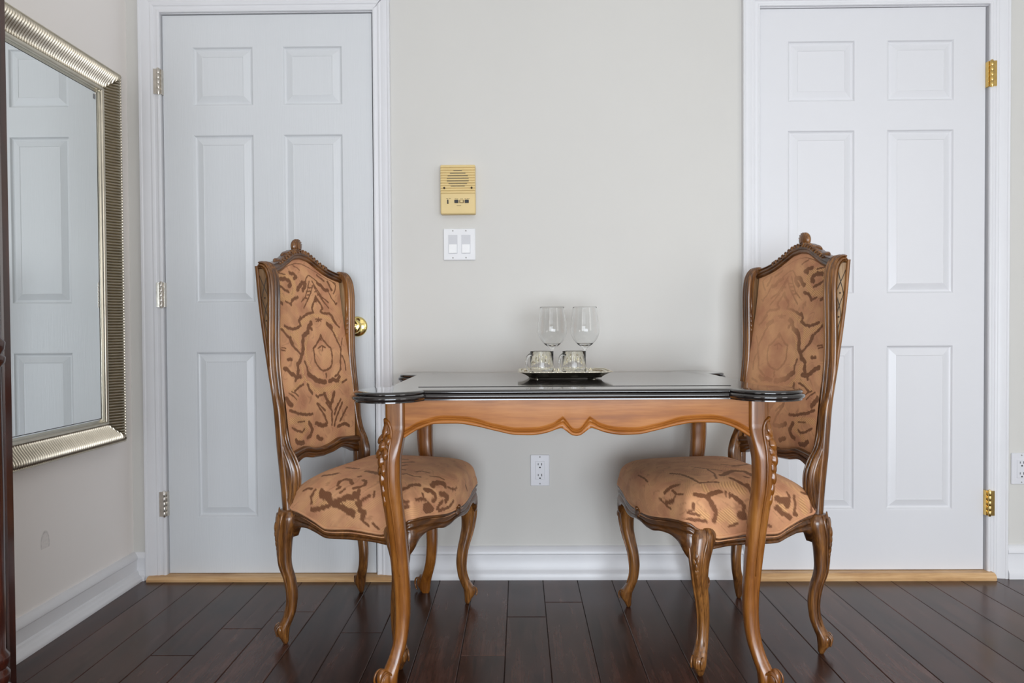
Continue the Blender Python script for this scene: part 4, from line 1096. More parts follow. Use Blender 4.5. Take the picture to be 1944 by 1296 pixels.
# the woven damask figure, as strokes lying on the fabric (kind, half width, points)
STROKES_BACK = [
    ('d', 0.0012, [(-0.142, 0.262, 1.072), (-0.13, 0.265, 1.077), (-0.118, 0.267, 1.081), (-0.106, 0.269, 1.086), (-0.094, 0.271, 1.092), (-0.082, 0.273, 1.098), (-0.07, 0.275, 1.103), (-0.058, 0.275, 1.107), (-0.045, 0.276, 1.11), (-0.032, 0.277, 1.114), (-0.021, 0.277, 1.115), (-0.01, 0.277, 1.115), (0.002, 0.277, 1.116), (0.012, 0.277, 1.113), (0.022, 0.276, 1.111), (0.032, 0.275, 1.108), (0.045, 0.274, 1.104), (0.057, 0.273, 1.1), (0.07, 0.272, 1.096), (0.08, 0.271, 1.092), (0.09, 0.27, 1.088), (0.1, 0.268, 1.084), (0.111, 0.267, 1.08), (0.122, 0.265, 1.076), (0.133, 0.263, 1.073), (0.143, 0.262, 1.07), (0.153, 0.26, 1.067), (0.163, 0.258, 1.064)]),
    ('d', 0.0055, [(-0.068, 0.268, 1.081), (-0.062, 0.268, 1.08), (-0.055, 0.268, 1.08), (-0.048, 0.268, 1.079), (-0.044, 0.267, 1.077), (-0.041, 0.267, 1.075), (-0.037, 0.267, 1.074), (-0.041, 0.266, 1.071), (-0.045, 0.266, 1.069), (-0.049, 0.265, 1.066)]),
    ('d', 0.002, [(-0.042, 0.275, 1.106), (-0.036, 0.274, 1.104), (-0.03, 0.274, 1.103), (-0.024, 0.273, 1.101), (-0.021, 0.273, 1.099), (-0.018, 0.272, 1.097), (-0.015, 0.272, 1.095)]),
    ('d', 0.0022, [(-0.139, 0.264, 1.078), (-0.129, 0.265, 1.077), (-0.12, 0.266, 1.077), (-0.11, 0.266, 1.076), (-0.104, 0.266, 1.076), (-0.098, 0.266, 1.075), (-0.091, 0.266, 1.075)]),
    ('d', 0.006, [(-0.121, 0.261, 1.058), (-0.113, 0.261, 1.059), (-0.104, 0.262, 1.06), (-0.096, 0.263, 1.061), (-0.09, 0.262, 1.059), (-0.083, 0.262, 1.057), (-0.077, 0.262, 1.055), (-0.076, 0.261, 1.051), (-0.075, 0.261, 1.047), (-0.075, 0.26, 1.043), (-0.078, 0.26, 1.041), (-0.082, 0.259, 1.04), (-0.085, 0.259, 1.038)]),
    ('d', 0.004, [(-0.145, 0.255, 1.04), (-0.138, 0.256, 1.038), (-0.131, 0.256, 1.036), (-0.124, 0.256, 1.034), (-0.118, 0.256, 1.031), (-0.112, 0.256, 1.029), (-0.106, 0.256, 1.027), (-0.101, 0.256, 1.025), (-0.095, 0.256, 1.024), (-0.09, 0.256, 1.022)]),
    ('d', 0.0062, [(-0.042, 0.26, 1.031), (-0.038, 0.26, 1.034), (-0.034, 0.261, 1.037), (-0.03, 0.261, 1.04), (-0.024, 0.262, 1.045), (-0.019, 0.263, 1.05), (-0.014, 0.264, 1.054), (-0.008, 0.264, 1.055), (-0.002, 0.264, 1.055), (0.004, 0.264, 1.055), (0.003, 0.263, 1.051), (0.002, 0.263, 1.047), (0, 0.262, 1.043), (-0.004, 0.262, 1.039), (-0.008, 0.261, 1.036), (-0.013, 0.261, 1.032)]),
    ('d', 0.0042, [(-0.045, 0.257, 1.008), (-0.051, 0.256, 1.006), (-0.057, 0.255, 1.005), (-0.063, 0.255, 1.003), (-0.069, 0.254, 1), (-0.074, 0.253, 0.997), (-0.079, 0.253, 0.994), (-0.081, 0.252, 0.991), (-0.083, 0.251, 0.988), (-0.085, 0.251, 0.984)]),
    ('d', 0.003, [(-0.111, 0.25, 0.991), (-0.103, 0.25, 0.989), (-0.096, 0.25, 0.987), (-0.088, 0.251, 0.985)]),
    ('d', 0.005, [(-0.147, 0.247, 0.988), (-0.142, 0.247, 0.987), (-0.137, 0.247, 0.986), (-0.132, 0.248, 0.984)]),
    ('d', 0.002, [(0.026, 0.269, 1.081), (0.022, 0.268, 1.078), (0.017, 0.267, 1.074), (0.013, 0.267, 1.071), (0.011, 0.266, 1.067), (0.009, 0.265, 1.064), (0.007, 0.265, 1.06), (0.001, 0.265, 1.059), (-0.005, 0.264, 1.058), (-0.011, 0.264, 1.057)]),
    ('d', 0.0022, [(0.026, 0.265, 1.061), (0.021, 0.264, 1.053), (0.016, 0.262, 1.044), (0.012, 0.261, 1.035), (0.006, 0.26, 1.027), (0.001, 0.259, 1.018), (-0.004, 0.258, 1.01), (-0.011, 0.257, 1.005), (-0.019, 0.256, 1), (-0.027, 0.255, 0.994)]),
    ('d', 0.0022, [(0.041, 0.263, 1.05), (0.036, 0.261, 1.041), (0.031, 0.26, 1.032), (0.026, 0.259, 1.024), (0.019, 0.258, 1.016), (0.012, 0.257, 1.008), (0.005, 0.257, 1), (-0.003, 0.255, 0.991), (-0.011, 0.254, 0.983), (-0.019, 0.253, 0.974)]),
    ('d', 0.002, [(0.01, 0.26, 1.029), (0.016, 0.26, 1.029), (0.021, 0.26, 1.03), (0.027, 0.26, 1.03)]),
    ('d', 0.002, [(0.006, 0.259, 1.016), (0.011, 0.259, 1.017), (0.016, 0.259, 1.017), (0.021, 0.259, 1.017)]),
    ('d', 0.002, [(-0.004, 0.257, 1.006), (0.001, 0.257, 1.006), (0.007, 0.257, 1.005), (0.012, 0.257, 1.005)]),
    ('d', 0.002, [(0.017, 0.262, 1.04), (0.023, 0.262, 1.04), (0.028, 0.262, 1.041), (0.033, 0.261, 1.041)]),
    ('d', 0.002, [(0.026, 0.269, 1.081), (0.031, 0.268, 1.08), (0.036, 0.268, 1.079), (0.042, 0.267, 1.077), (0.048, 0.267, 1.074), (0.054, 0.266, 1.071), (0.059, 0.265, 1.068), (0.062, 0.265, 1.066), (0.065, 0.264, 1.065), (0.068, 0.264, 1.063)]),
    ('d', 0.0024, [(0.041, 0.265, 1.062), (0.047, 0.263, 1.054), (0.053, 0.262, 1.046), (0.059, 0.26, 1.038), (0.066, 0.259, 1.03), (0.073, 0.257, 1.022), (0.08, 0.255, 1.013), (0.09, 0.254, 1.008), (0.1, 0.252, 1.003), (0.11, 0.251, 0.997)]),
    ('d', 0.0024, [(0.045, 0.262, 1.05), (0.05, 0.261, 1.041), (0.056, 0.259, 1.032), (0.062, 0.258, 1.023), (0.069, 0.256, 1.016), (0.077, 0.255, 1.008), (0.084, 0.253, 1.001), (0.092, 0.252, 0.993), (0.101, 0.25, 0.986), (0.109, 0.248, 0.978)]),
    ('d', 0.002, [(0.061, 0.259, 1.034), (0.057, 0.259, 1.032), (0.053, 0.259, 1.031), (0.048, 0.259, 1.029)]),
    ('d', 0.002, [(0.072, 0.257, 1.024), (0.068, 0.257, 1.022), (0.064, 0.257, 1.021), (0.06, 0.257, 1.019)]),
    ('d', 0.002, [(0.086, 0.255, 1.012), (0.082, 0.255, 1.01), (0.078, 0.255, 1.008), (0.074, 0.255, 1.007)]),
    ('d', 0.0055, [(0.067, 0.263, 1.058), (0.073, 0.263, 1.056), (0.079, 0.262, 1.054), (0.086, 0.261, 1.052), (0.089, 0.26, 1.048), (0.092, 0.259, 1.043), (0.096, 0.258, 1.038), (0.102, 0.258, 1.037), (0.109, 0.257, 1.037), (0.116, 0.257, 1.037)]),
    ('d', 0.0035, [(0.075, 0.269, 1.084), (0.08, 0.268, 1.081), (0.085, 0.267, 1.079), (0.09, 0.267, 1.076), (0.095, 0.266, 1.074), (0.1, 0.265, 1.071), (0.105, 0.264, 1.069)]),
    ('d', 0.004, [(0.124, 0.262, 1.066), (0.126, 0.261, 1.061), (0.128, 0.26, 1.056), (0.13, 0.259, 1.051), (0.132, 0.258, 1.047), (0.134, 0.257, 1.044), (0.137, 0.256, 1.04)]),
    ('d', 0.002, [(0.151, 0.26, 1.067), (0.155, 0.259, 1.064), (0.159, 0.258, 1.06), (0.163, 0.257, 1.057), (0.16, 0.256, 1.05), (0.157, 0.255, 1.043), (0.153, 0.254, 1.036), (0.15, 0.254, 1.033), (0.147, 0.254, 1.03), (0.144, 0.253, 1.027)]),
    ('d', 0.0022, [(0.118, 0.256, 1.035), (0.122, 0.255, 1.027), (0.126, 0.253, 1.019), (0.13, 0.252, 1.011), (0.135, 0.251, 1.007), (0.14, 0.25, 1.003), (0.145, 0.249, 0.999), (0.146, 0.249, 0.996), (0.147, 0.248, 0.993), (0.148, 0.248, 0.99), (0.151, 0.248, 0.992), (0.154, 0.248, 0.995), (0.157, 0.248, 0.997)]),
    ('d', 0.0036, [(0.049, 0.257, 1.014), (0.046, 0.257, 1.009), (0.044, 0.256, 1.004), (0.041, 0.256, 0.999), (0.037, 0.255, 0.995), (0.033, 0.255, 0.99), (0.028, 0.254, 0.986), (0.027, 0.254, 0.982), (0.025, 0.253, 0.978), (0.023, 0.253, 0.973), (0.024, 0.252, 0.97), (0.026, 0.252, 0.966), (0.027, 0.251, 0.963)]),
    ('d', 0.0036, [(0.049, 0.257, 1.014), (0.052, 0.256, 1.009), (0.055, 0.256, 1.005), (0.058, 0.255, 1), (0.062, 0.254, 0.996), (0.067, 0.253, 0.992), (0.072, 0.252, 0.987), (0.073, 0.252, 0.983), (0.074, 0.251, 0.979), (0.076, 0.25, 0.975), (0.072, 0.25, 0.972), (0.068, 0.25, 0.969), (0.064, 0.25, 0.966)]),
    ('d', 0.0055, [(0.048, 0.257, 1.01), (0.048, 0.256, 1.007), (0.048, 0.256, 1.004), (0.047, 0.256, 1.001)]),
    ('d', 0.0036, [(0.027, 0.251, 0.963), (0.017, 0.251, 0.961), (0.006, 0.251, 0.958), (-0.005, 0.25, 0.956), (-0.012, 0.25, 0.953), (-0.02, 0.249, 0.95), (-0.027, 0.249, 0.947), (-0.034, 0.248, 0.945), (-0.04, 0.247, 0.942), (-0.047, 0.247, 0.939), (-0.05, 0.246, 0.936), (-0.053, 0.246, 0.933), (-0.056, 0.245, 0.931)]),
    ('d', 0.0036, [(0.064, 0.25, 0.966), (0.069, 0.249, 0.964), (0.074, 0.248, 0.962), (0.079, 0.248, 0.96), (0.088, 0.247, 0.96), (0.097, 0.246, 0.96), (0.106, 0.246, 0.96), (0.111, 0.245, 0.958), (0.116, 0.244, 0.955), (0.121, 0.244, 0.952), (0.124, 0.242, 0.946), (0.127, 0.241, 0.941), (0.131, 0.24, 0.935), (0.132, 0.24, 0.933), (0.134, 0.239, 0.93), (0.136, 0.239, 0.928)]),
    ('g', 0.011, [(-0.137, 0.261, 1.066), (-0.12, 0.263, 1.067), (-0.103, 0.264, 1.069), (-0.087, 0.265, 1.07), (-0.077, 0.265, 1.067), (-0.067, 0.264, 1.063), (-0.057, 0.264, 1.06), (-0.057, 0.262, 1.052), (-0.057, 0.261, 1.044), (-0.056, 0.26, 1.036), (-0.06, 0.259, 1.03), (-0.063, 0.258, 1.025), (-0.067, 0.257, 1.019), (-0.074, 0.256, 1.014), (-0.081, 0.255, 1.009), (-0.087, 0.253, 1.004), (-0.098, 0.253, 1.003), (-0.108, 0.252, 1.002), (-0.119, 0.251, 1.001), (-0.126, 0.251, 1.002), (-0.134, 0.25, 1.003), (-0.141, 0.25, 1.004)]),
    ('g', 0.011, [(-0.132, 0.258, 1.051), (-0.135, 0.257, 1.043), (-0.137, 0.255, 1.035), (-0.139, 0.254, 1.027), (-0.135, 0.253, 1.023), (-0.132, 0.253, 1.018), (-0.129, 0.252, 1.014)]),
    ('g', 0.007, [(-0.042, 0.245, 0.929), (-0.03, 0.247, 0.934), (-0.019, 0.248, 0.94), (-0.007, 0.249, 0.946), (0.005, 0.249, 0.948), (0.016, 0.249, 0.95), (0.028, 0.249, 0.952), (0.041, 0.249, 0.951), (0.054, 0.248, 0.951), (0.067, 0.247, 0.951), (0.079, 0.246, 0.948), (0.09, 0.245, 0.946), (0.102, 0.244, 0.943), (0.108, 0.242, 0.939), (0.113, 0.241, 0.935), (0.119, 0.24, 0.93)]),
    ('d', 0.0018, [(0.032, 0.247, 0.94), (0.043, 0.247, 0.94), (0.054, 0.246, 0.94), (0.065, 0.246, 0.94)]),
    ('d', 0.0018, [(0.05, 0.248, 0.946), (0.049, 0.247, 0.941), (0.048, 0.246, 0.936), (0.047, 0.246, 0.932)]),
    ('d', 0.0018, [(0.035, 0.246, 0.933), (0.04, 0.246, 0.934), (0.044, 0.246, 0.936), (0.048, 0.246, 0.937), (0.052, 0.246, 0.936), (0.055, 0.246, 0.935), (0.059, 0.245, 0.934)]),
    ('d', 0.0042, [(-0.043, 0.248, 0.946), (-0.047, 0.247, 0.942), (-0.05, 0.246, 0.938), (-0.054, 0.246, 0.934), (-0.052, 0.245, 0.93), (-0.051, 0.244, 0.925), (-0.049, 0.244, 0.921)]),
    ('d', 0.0042, [(-0.135, 0.237, 0.918), (-0.13, 0.237, 0.916), (-0.124, 0.237, 0.914), (-0.118, 0.237, 0.912), (-0.11, 0.238, 0.91), (-0.101, 0.238, 0.909), (-0.092, 0.239, 0.907), (-0.084, 0.24, 0.909), (-0.076, 0.24, 0.91), (-0.067, 0.241, 0.912), (-0.063, 0.242, 0.914), (-0.058, 0.243, 0.916), (-0.054, 0.243, 0.919)]),
    ('g', 0.0075, [(-0.161, 0.236, 0.914), (-0.151, 0.236, 0.911), (-0.141, 0.236, 0.908), (-0.131, 0.236, 0.905), (-0.121, 0.235, 0.9), (-0.111, 0.235, 0.895), (-0.101, 0.235, 0.889), (-0.093, 0.235, 0.884), (-0.085, 0.235, 0.879), (-0.077, 0.235, 0.874), (-0.076, 0.234, 0.867), (-0.075, 0.232, 0.86), (-0.074, 0.231, 0.853)]),
    ('g', 0.0085, [(-0.082, 0.239, 0.9), (-0.071, 0.24, 0.907), (-0.06, 0.242, 0.914), (-0.049, 0.244, 0.921), (-0.037, 0.245, 0.927), (-0.025, 0.247, 0.933), (-0.013, 0.248, 0.94), (-0.005, 0.248, 0.942), (0.003, 0.249, 0.944), (0.011, 0.249, 0.947)]),
    ('g', 0.007, [(-0.071, 0.239, 0.898), (-0.073, 0.238, 0.89), (-0.075, 0.236, 0.882), (-0.077, 0.235, 0.874)]),
    ('d', 0.004, [(-0.152, 0.235, 0.907), (-0.146, 0.234, 0.902), (-0.14, 0.234, 0.897), (-0.134, 0.233, 0.892), (-0.129, 0.233, 0.888), (-0.124, 0.233, 0.885), (-0.118, 0.233, 0.881), (-0.116, 0.232, 0.875), (-0.114, 0.231, 0.869), (-0.111, 0.23, 0.863), (-0.106, 0.23, 0.859), (-0.101, 0.23, 0.854), (-0.095, 0.229, 0.849), (-0.09, 0.229, 0.845), (-0.085, 0.228, 0.84), (-0.079, 0.228, 0.836), (-0.076, 0.228, 0.834), (-0.072, 0.228, 0.832), (-0.069, 0.228, 0.831)]),
    ('d', 0.007, [(-0.115, 0.233, 0.879), (-0.113, 0.232, 0.873), (-0.11, 0.231, 0.867), (-0.108, 0.23, 0.862)]),
    ('d', 0.0068, [(0.009, 0.246, 0.928), (0.003, 0.246, 0.924), (-0.002, 0.245, 0.92), (-0.007, 0.244, 0.916), (-0.01, 0.244, 0.911), (-0.012, 0.243, 0.906), (-0.014, 0.242, 0.9), (-0.024, 0.241, 0.895), (-0.034, 0.24, 0.89), (-0.044, 0.238, 0.884), (-0.047, 0.237, 0.877), (-0.05, 0.236, 0.869), (-0.052, 0.234, 0.862), (-0.053, 0.233, 0.856), (-0.053, 0.232, 0.85), (-0.054, 0.231, 0.844), (-0.057, 0.23, 0.84), (-0.06, 0.23, 0.836), (-0.063, 0.229, 0.833)]),
    ('d', 0.005, [(-0.006, 0.245, 0.92), (-0.002, 0.244, 0.916), (0.003, 0.244, 0.911), (0.008, 0.243, 0.907)]),
    ('d', 0.0062, [(-0.065, 0.228, 0.831), (-0.069, 0.227, 0.825), (-0.073, 0.226, 0.819), (-0.077, 0.224, 0.813), (-0.084, 0.223, 0.809), (-0.09, 0.222, 0.805), (-0.097, 0.221, 0.801), (-0.097, 0.22, 0.795), (-0.097, 0.219, 0.789), (-0.097, 0.218, 0.783), (-0.1, 0.217, 0.777), (-0.103, 0.216, 0.772), (-0.106, 0.215, 0.766)]),
    ('d', 0.0038, [(-0.055, 0.225, 0.808), (-0.052, 0.224, 0.801), (-0.05, 0.223, 0.795), (-0.047, 0.223, 0.789), (-0.048, 0.221, 0.782), (-0.048, 0.22, 0.776), (-0.049, 0.219, 0.769)]),
    ('d', 0.0062, [(-0.164, 0.216, 0.791), (-0.159, 0.216, 0.789), (-0.154, 0.215, 0.788), (-0.149, 0.215, 0.786), (-0.144, 0.215, 0.782), (-0.139, 0.215, 0.778), (-0.134, 0.214, 0.774), (-0.127, 0.214, 0.771), (-0.121, 0.214, 0.768), (-0.114, 0.214, 0.764), (-0.106, 0.215, 0.764), (-0.098, 0.215, 0.765), (-0.09, 0.216, 0.765)]),
    ('d', 0.0045, [(-0.114, 0.214, 0.764), (-0.116, 0.213, 0.76), (-0.118, 0.212, 0.756), (-0.12, 0.212, 0.753)]),
    ('d', 0.0045, [(-0.142, 0.221, 0.817), (-0.136, 0.221, 0.817), (-0.13, 0.221, 0.817), (-0.123, 0.222, 0.817)]),
    ('d', 0.002, [(-0.164, 0.226, 0.853), (-0.158, 0.226, 0.853), (-0.151, 0.226, 0.852), (-0.144, 0.226, 0.851)]),
    ('d', 0.002, [(-0.166, 0.225, 0.847), (-0.161, 0.225, 0.846), (-0.155, 0.225, 0.845), (-0.15, 0.225, 0.844)]),
    ('d', 0.0032, [(0.089, 0.242, 0.929), (0.093, 0.241, 0.924), (0.097, 0.24, 0.919), (0.101, 0.239, 0.914), (0.106, 0.238, 0.909), (0.111, 0.237, 0.903), (0.116, 0.235, 0.897), (0.118, 0.234, 0.892), (0.121, 0.233, 0.886), (0.123, 0.232, 0.88), (0.127, 0.231, 0.874), (0.13, 0.23, 0.867), (0.134, 0.228, 0.86), (0.137, 0.227, 0.855), (0.139, 0.226, 0.849), (0.142, 0.225, 0.843), (0.14, 0.224, 0.835), (0.138, 0.222, 0.827), (0.136, 0.221, 0.819), (0.133, 0.22, 0.811), (0.13, 0.219, 0.803), (0.128, 0.218, 0.795), (0.127, 0.217, 0.788), (0.126, 0.216, 0.782), (0.125, 0.215, 0.775), (0.119, 0.214, 0.77), (0.112, 0.214, 0.765), (0.106, 0.214, 0.759), (0.1, 0.214, 0.756), (0.094, 0.214, 0.754), (0.089, 0.214, 0.751)]),
    ('d', 0.007, [(0.09, 0.242, 0.924), (0.096, 0.241, 0.921), (0.102, 0.24, 0.918), (0.108, 0.239, 0.914)]),
    ('d', 0.003, [(0.118, 0.242, 0.944), (0.122, 0.241, 0.939), (0.127, 0.24, 0.934), (0.131, 0.239, 0.929), (0.137, 0.238, 0.924), (0.144, 0.237, 0.919), (0.151, 0.236, 0.914)]),
    ('d', 0.002, [(0.142, 0.225, 0.843), (0.147, 0.227, 0.854), (0.153, 0.228, 0.866), (0.159, 0.23, 0.877)]),
    ('d', 0.0028, [(0.144, 0.221, 0.818), (0.147, 0.22, 0.812), (0.15, 0.218, 0.805), (0.153, 0.217, 0.798), (0.153, 0.216, 0.788), (0.152, 0.214, 0.779), (0.152, 0.213, 0.769)]),
    ('d', 0.003, [(0.048, 0.239, 0.888), (0.044, 0.238, 0.883), (0.04, 0.237, 0.877), (0.035, 0.237, 0.872), (0.03, 0.236, 0.867), (0.024, 0.236, 0.863), (0.019, 0.235, 0.858), (0.013, 0.234, 0.854), (0.007, 0.234, 0.851), (0.001, 0.233, 0.847)]),
    ('d', 0.003, [(0.048, 0.239, 0.888), (0.051, 0.238, 0.883), (0.054, 0.237, 0.877), (0.057, 0.236, 0.871), (0.063, 0.234, 0.867), (0.068, 0.233, 0.862), (0.073, 0.232, 0.857), (0.078, 0.231, 0.854), (0.083, 0.23, 0.85), (0.089, 0.229, 0.847), (0.09, 0.228, 0.841), (0.091, 0.227, 0.836), (0.092, 0.226, 0.83), (0.091, 0.225, 0.824), (0.09, 0.224, 0.817), (0.089, 0.223, 0.811), (0.087, 0.222, 0.804), (0.085, 0.221, 0.798), (0.083, 0.221, 0.792), (0.079, 0.22, 0.788), (0.074, 0.22, 0.784), (0.07, 0.22, 0.781), (0.064, 0.22, 0.779), (0.059, 0.22, 0.777), (0.053, 0.22, 0.775), (0.047, 0.22, 0.775), (0.041, 0.22, 0.774), (0.034, 0.221, 0.773), (0.03, 0.221, 0.776), (0.025, 0.222, 0.778), (0.021, 0.222, 0.781), (0.017, 0.223, 0.785), (0.013, 0.224, 0.789), (0.008, 0.224, 0.793), (0.006, 0.225, 0.797), (0.003, 0.226, 0.801), (-0, 0.226, 0.805), (0, 0.227, 0.811), (0, 0.228, 0.817), (0.001, 0.229, 0.824), (0.001, 0.231, 0.831), (0.001, 0.232, 0.838), (0.002, 0.233, 0.844)]),
    ('d', 0.002, [(0.025, 0.233, 0.846), (0.032, 0.233, 0.849), (0.039, 0.233, 0.852), (0.046, 0.233, 0.855), (0.052, 0.233, 0.853), (0.057, 0.232, 0.85), (0.063, 0.231, 0.848)]),
    ('d', 0.002, [(0.049, 0.233, 0.85), (0.048, 0.232, 0.846), (0.047, 0.231, 0.842), (0.047, 0.231, 0.838)]),
    ('d', 0.0032, [(0.048, 0.238, 0.885), (0.048, 0.238, 0.881), (0.047, 0.237, 0.878), (0.047, 0.237, 0.874)]),
    ('d', 0.003, [(0.047, 0.219, 0.764), (0.047, 0.218, 0.76), (0.046, 0.217, 0.756), (0.046, 0.217, 0.752)]),
    ('d', 0.0078, [(-0.045, 0.219, 0.769), (-0.039, 0.219, 0.765), (-0.033, 0.219, 0.762), (-0.027, 0.218, 0.758), (-0.022, 0.218, 0.755), (-0.016, 0.218, 0.751), (-0.01, 0.217, 0.748), (-0.002, 0.217, 0.746), (0.007, 0.217, 0.744), (0.015, 0.216, 0.742), (0.022, 0.216, 0.74), (0.029, 0.215, 0.739), (0.035, 0.215, 0.738)]),
    ('d', 0.0062, [(0.058, 0.214, 0.739), (0.064, 0.214, 0.74), (0.07, 0.214, 0.742), (0.076, 0.214, 0.744), (0.084, 0.213, 0.742), (0.091, 0.212, 0.74), (0.099, 0.211, 0.738), (0.103, 0.211, 0.742), (0.107, 0.211, 0.746), (0.111, 0.212, 0.749)]),
    ('g', 0.0062, [(-0.075, 0.221, 0.793), (-0.074, 0.22, 0.785), (-0.074, 0.219, 0.776), (-0.073, 0.218, 0.768), (-0.069, 0.217, 0.762), (-0.066, 0.216, 0.756), (-0.062, 0.215, 0.749), (-0.055, 0.215, 0.745), (-0.048, 0.215, 0.741), (-0.041, 0.214, 0.737)]),
    ('g', 0.006, [(-0.147, 0.205, 0.723), (-0.133, 0.207, 0.729), (-0.119, 0.209, 0.735), (-0.104, 0.211, 0.741), (-0.095, 0.212, 0.745), (-0.086, 0.214, 0.749), (-0.077, 0.215, 0.753)]),
    ('g', 0.01, [(-0.053, 0.214, 0.737), (-0.044, 0.214, 0.731), (-0.034, 0.213, 0.725), (-0.025, 0.212, 0.719), (-0.014, 0.212, 0.716), (-0.003, 0.212, 0.713), (0.008, 0.211, 0.71), (0.02, 0.212, 0.712), (0.032, 0.211, 0.714), (0.044, 0.211, 0.716), (0.059, 0.211, 0.717), (0.074, 0.21, 0.718), (0.089, 0.209, 0.72), (0.101, 0.209, 0.726), (0.112, 0.209, 0.732), (0.124, 0.209, 0.739)]),
    ('g', 0.01, [(0.05, 0.21, 0.711), (0.049, 0.209, 0.701), (0.048, 0.208, 0.692), (0.047, 0.207, 0.683)]),
    ('g', 0.0055, [(-0.018, 0.24, 0.886), (-0.024, 0.238, 0.878), (-0.03, 0.237, 0.87), (-0.036, 0.235, 0.862), (-0.039, 0.234, 0.854), (-0.042, 0.232, 0.846), (-0.044, 0.231, 0.839), (-0.044, 0.229, 0.83), (-0.043, 0.228, 0.821), (-0.042, 0.226, 0.812), (-0.037, 0.225, 0.804), (-0.033, 0.224, 0.796), (-0.028, 0.223, 0.788)]),
    ('g', 0.005, [(0.115, 0.237, 0.91), (0.119, 0.236, 0.902), (0.124, 0.234, 0.895), (0.129, 0.233, 0.887), (0.132, 0.231, 0.878), (0.135, 0.229, 0.868), (0.138, 0.228, 0.858)]),
    ('d', 0.005, [(-0.057, 0.213, 0.736), (-0.056, 0.213, 0.731), (-0.054, 0.212, 0.726), (-0.053, 0.212, 0.722), (-0.048, 0.211, 0.718), (-0.044, 0.211, 0.713), (-0.04, 0.211, 0.709)]),
    ('d', 0.003, [(-0.132, 0.206, 0.722), (-0.122, 0.207, 0.726), (-0.112, 0.209, 0.73), (-0.102, 0.21, 0.735), (-0.095, 0.211, 0.736), (-0.088, 0.212, 0.738), (-0.081, 0.212, 0.74)]),
    ('d', 0.002, [(-0.161, 0.205, 0.72), (-0.155, 0.204, 0.717), (-0.149, 0.204, 0.713), (-0.142, 0.204, 0.71), (-0.137, 0.203, 0.706), (-0.132, 0.203, 0.702), (-0.126, 0.203, 0.697)]),
    ('d', 0.002, [(-0.147, 0.205, 0.723), (-0.14, 0.205, 0.72), (-0.133, 0.205, 0.718), (-0.126, 0.205, 0.715), (-0.123, 0.205, 0.712), (-0.12, 0.205, 0.71), (-0.116, 0.205, 0.707)]),
    ('d', 0.003, [(-0.021, 0.21, 0.701), (-0.018, 0.21, 0.698), (-0.014, 0.21, 0.696), (-0.011, 0.209, 0.693), (-0.009, 0.21, 0.695), (-0.006, 0.21, 0.697), (-0.004, 0.21, 0.699), (0.003, 0.21, 0.699), (0.01, 0.21, 0.699), (0.017, 0.21, 0.7), (0.022, 0.21, 0.701), (0.026, 0.21, 0.703), (0.03, 0.21, 0.705)]),
    ('d', 0.0058, [(0.022, 0.21, 0.701), (0.026, 0.209, 0.695), (0.03, 0.208, 0.688), (0.034, 0.208, 0.682), (0.039, 0.207, 0.675), (0.045, 0.206, 0.668), (0.05, 0.205, 0.661), (0.055, 0.206, 0.668), (0.059, 0.206, 0.674), (0.064, 0.206, 0.681), (0.067, 0.206, 0.688), (0.071, 0.207, 0.695), (0.075, 0.207, 0.702)]),
    ('d', 0.007, [(-0.174, 0.203, 0.704), (-0.171, 0.202, 0.7), (-0.167, 0.201, 0.695), (-0.164, 0.201, 0.69), (-0.161, 0.201, 0.688), (-0.157, 0.2, 0.685), (-0.154, 0.2, 0.683)]),
    ('d', 0.003, [(0.122, 0.208, 0.73), (0.131, 0.208, 0.733), (0.14, 0.208, 0.736), (0.149, 0.208, 0.739)]),
    ('d', 0.003, [(-0.018, 0.208, 0.675), (-0.01, 0.207, 0.671), (-0.003, 0.207, 0.666), (0.004, 0.207, 0.661), (0.01, 0.206, 0.657), (0.016, 0.206, 0.652), (0.022, 0.206, 0.648)]),
    ('d', 0.003, [(0.105, 0.203, 0.677), (0.1, 0.203, 0.672), (0.096, 0.203, 0.667), (0.092, 0.203, 0.662), (0.085, 0.203, 0.656), (0.078, 0.203, 0.65), (0.071, 0.203, 0.645)]),
    ('d', 0.004, [(-0.165, 0.199, 0.669), (-0.154, 0.199, 0.666), (-0.144, 0.199, 0.662), (-0.132, 0.199, 0.658), (-0.117, 0.2, 0.655), (-0.101, 0.201, 0.651), (-0.084, 0.202, 0.647), (-0.072, 0.203, 0.646), (-0.059, 0.204, 0.645), (-0.047, 0.205, 0.645)]),
    ('d', 0.002, [(-0.129, 0.198, 0.631), (-0.117, 0.199, 0.63), (-0.105, 0.2, 0.629), (-0.092, 0.201, 0.628)]),
    ('d', 0.0032, [(-0.159, 0.196, 0.618), (-0.15, 0.196, 0.613), (-0.141, 0.196, 0.609), (-0.131, 0.197, 0.604), (-0.122, 0.198, 0.602), (-0.114, 0.199, 0.6), (-0.105, 0.2, 0.598), (-0.101, 0.2, 0.601), (-0.097, 0.2, 0.603), (-0.093, 0.201, 0.605)]),
    ('d', 0.0062, [(-0.067, 0.203, 0.621), (-0.061, 0.203, 0.614), (-0.055, 0.203, 0.606), (-0.049, 0.204, 0.599), (-0.053, 0.204, 0.592), (-0.057, 0.204, 0.586), (-0.06, 0.204, 0.58), (-0.064, 0.204, 0.579), (-0.068, 0.204, 0.578), (-0.072, 0.203, 0.577)]),
    ('d', 0.0062, [(-0.141, 0.196, 0.578), (-0.136, 0.197, 0.574), (-0.132, 0.197, 0.571), (-0.127, 0.198, 0.568), (-0.117, 0.2, 0.566), (-0.107, 0.201, 0.565), (-0.096, 0.203, 0.564)]),
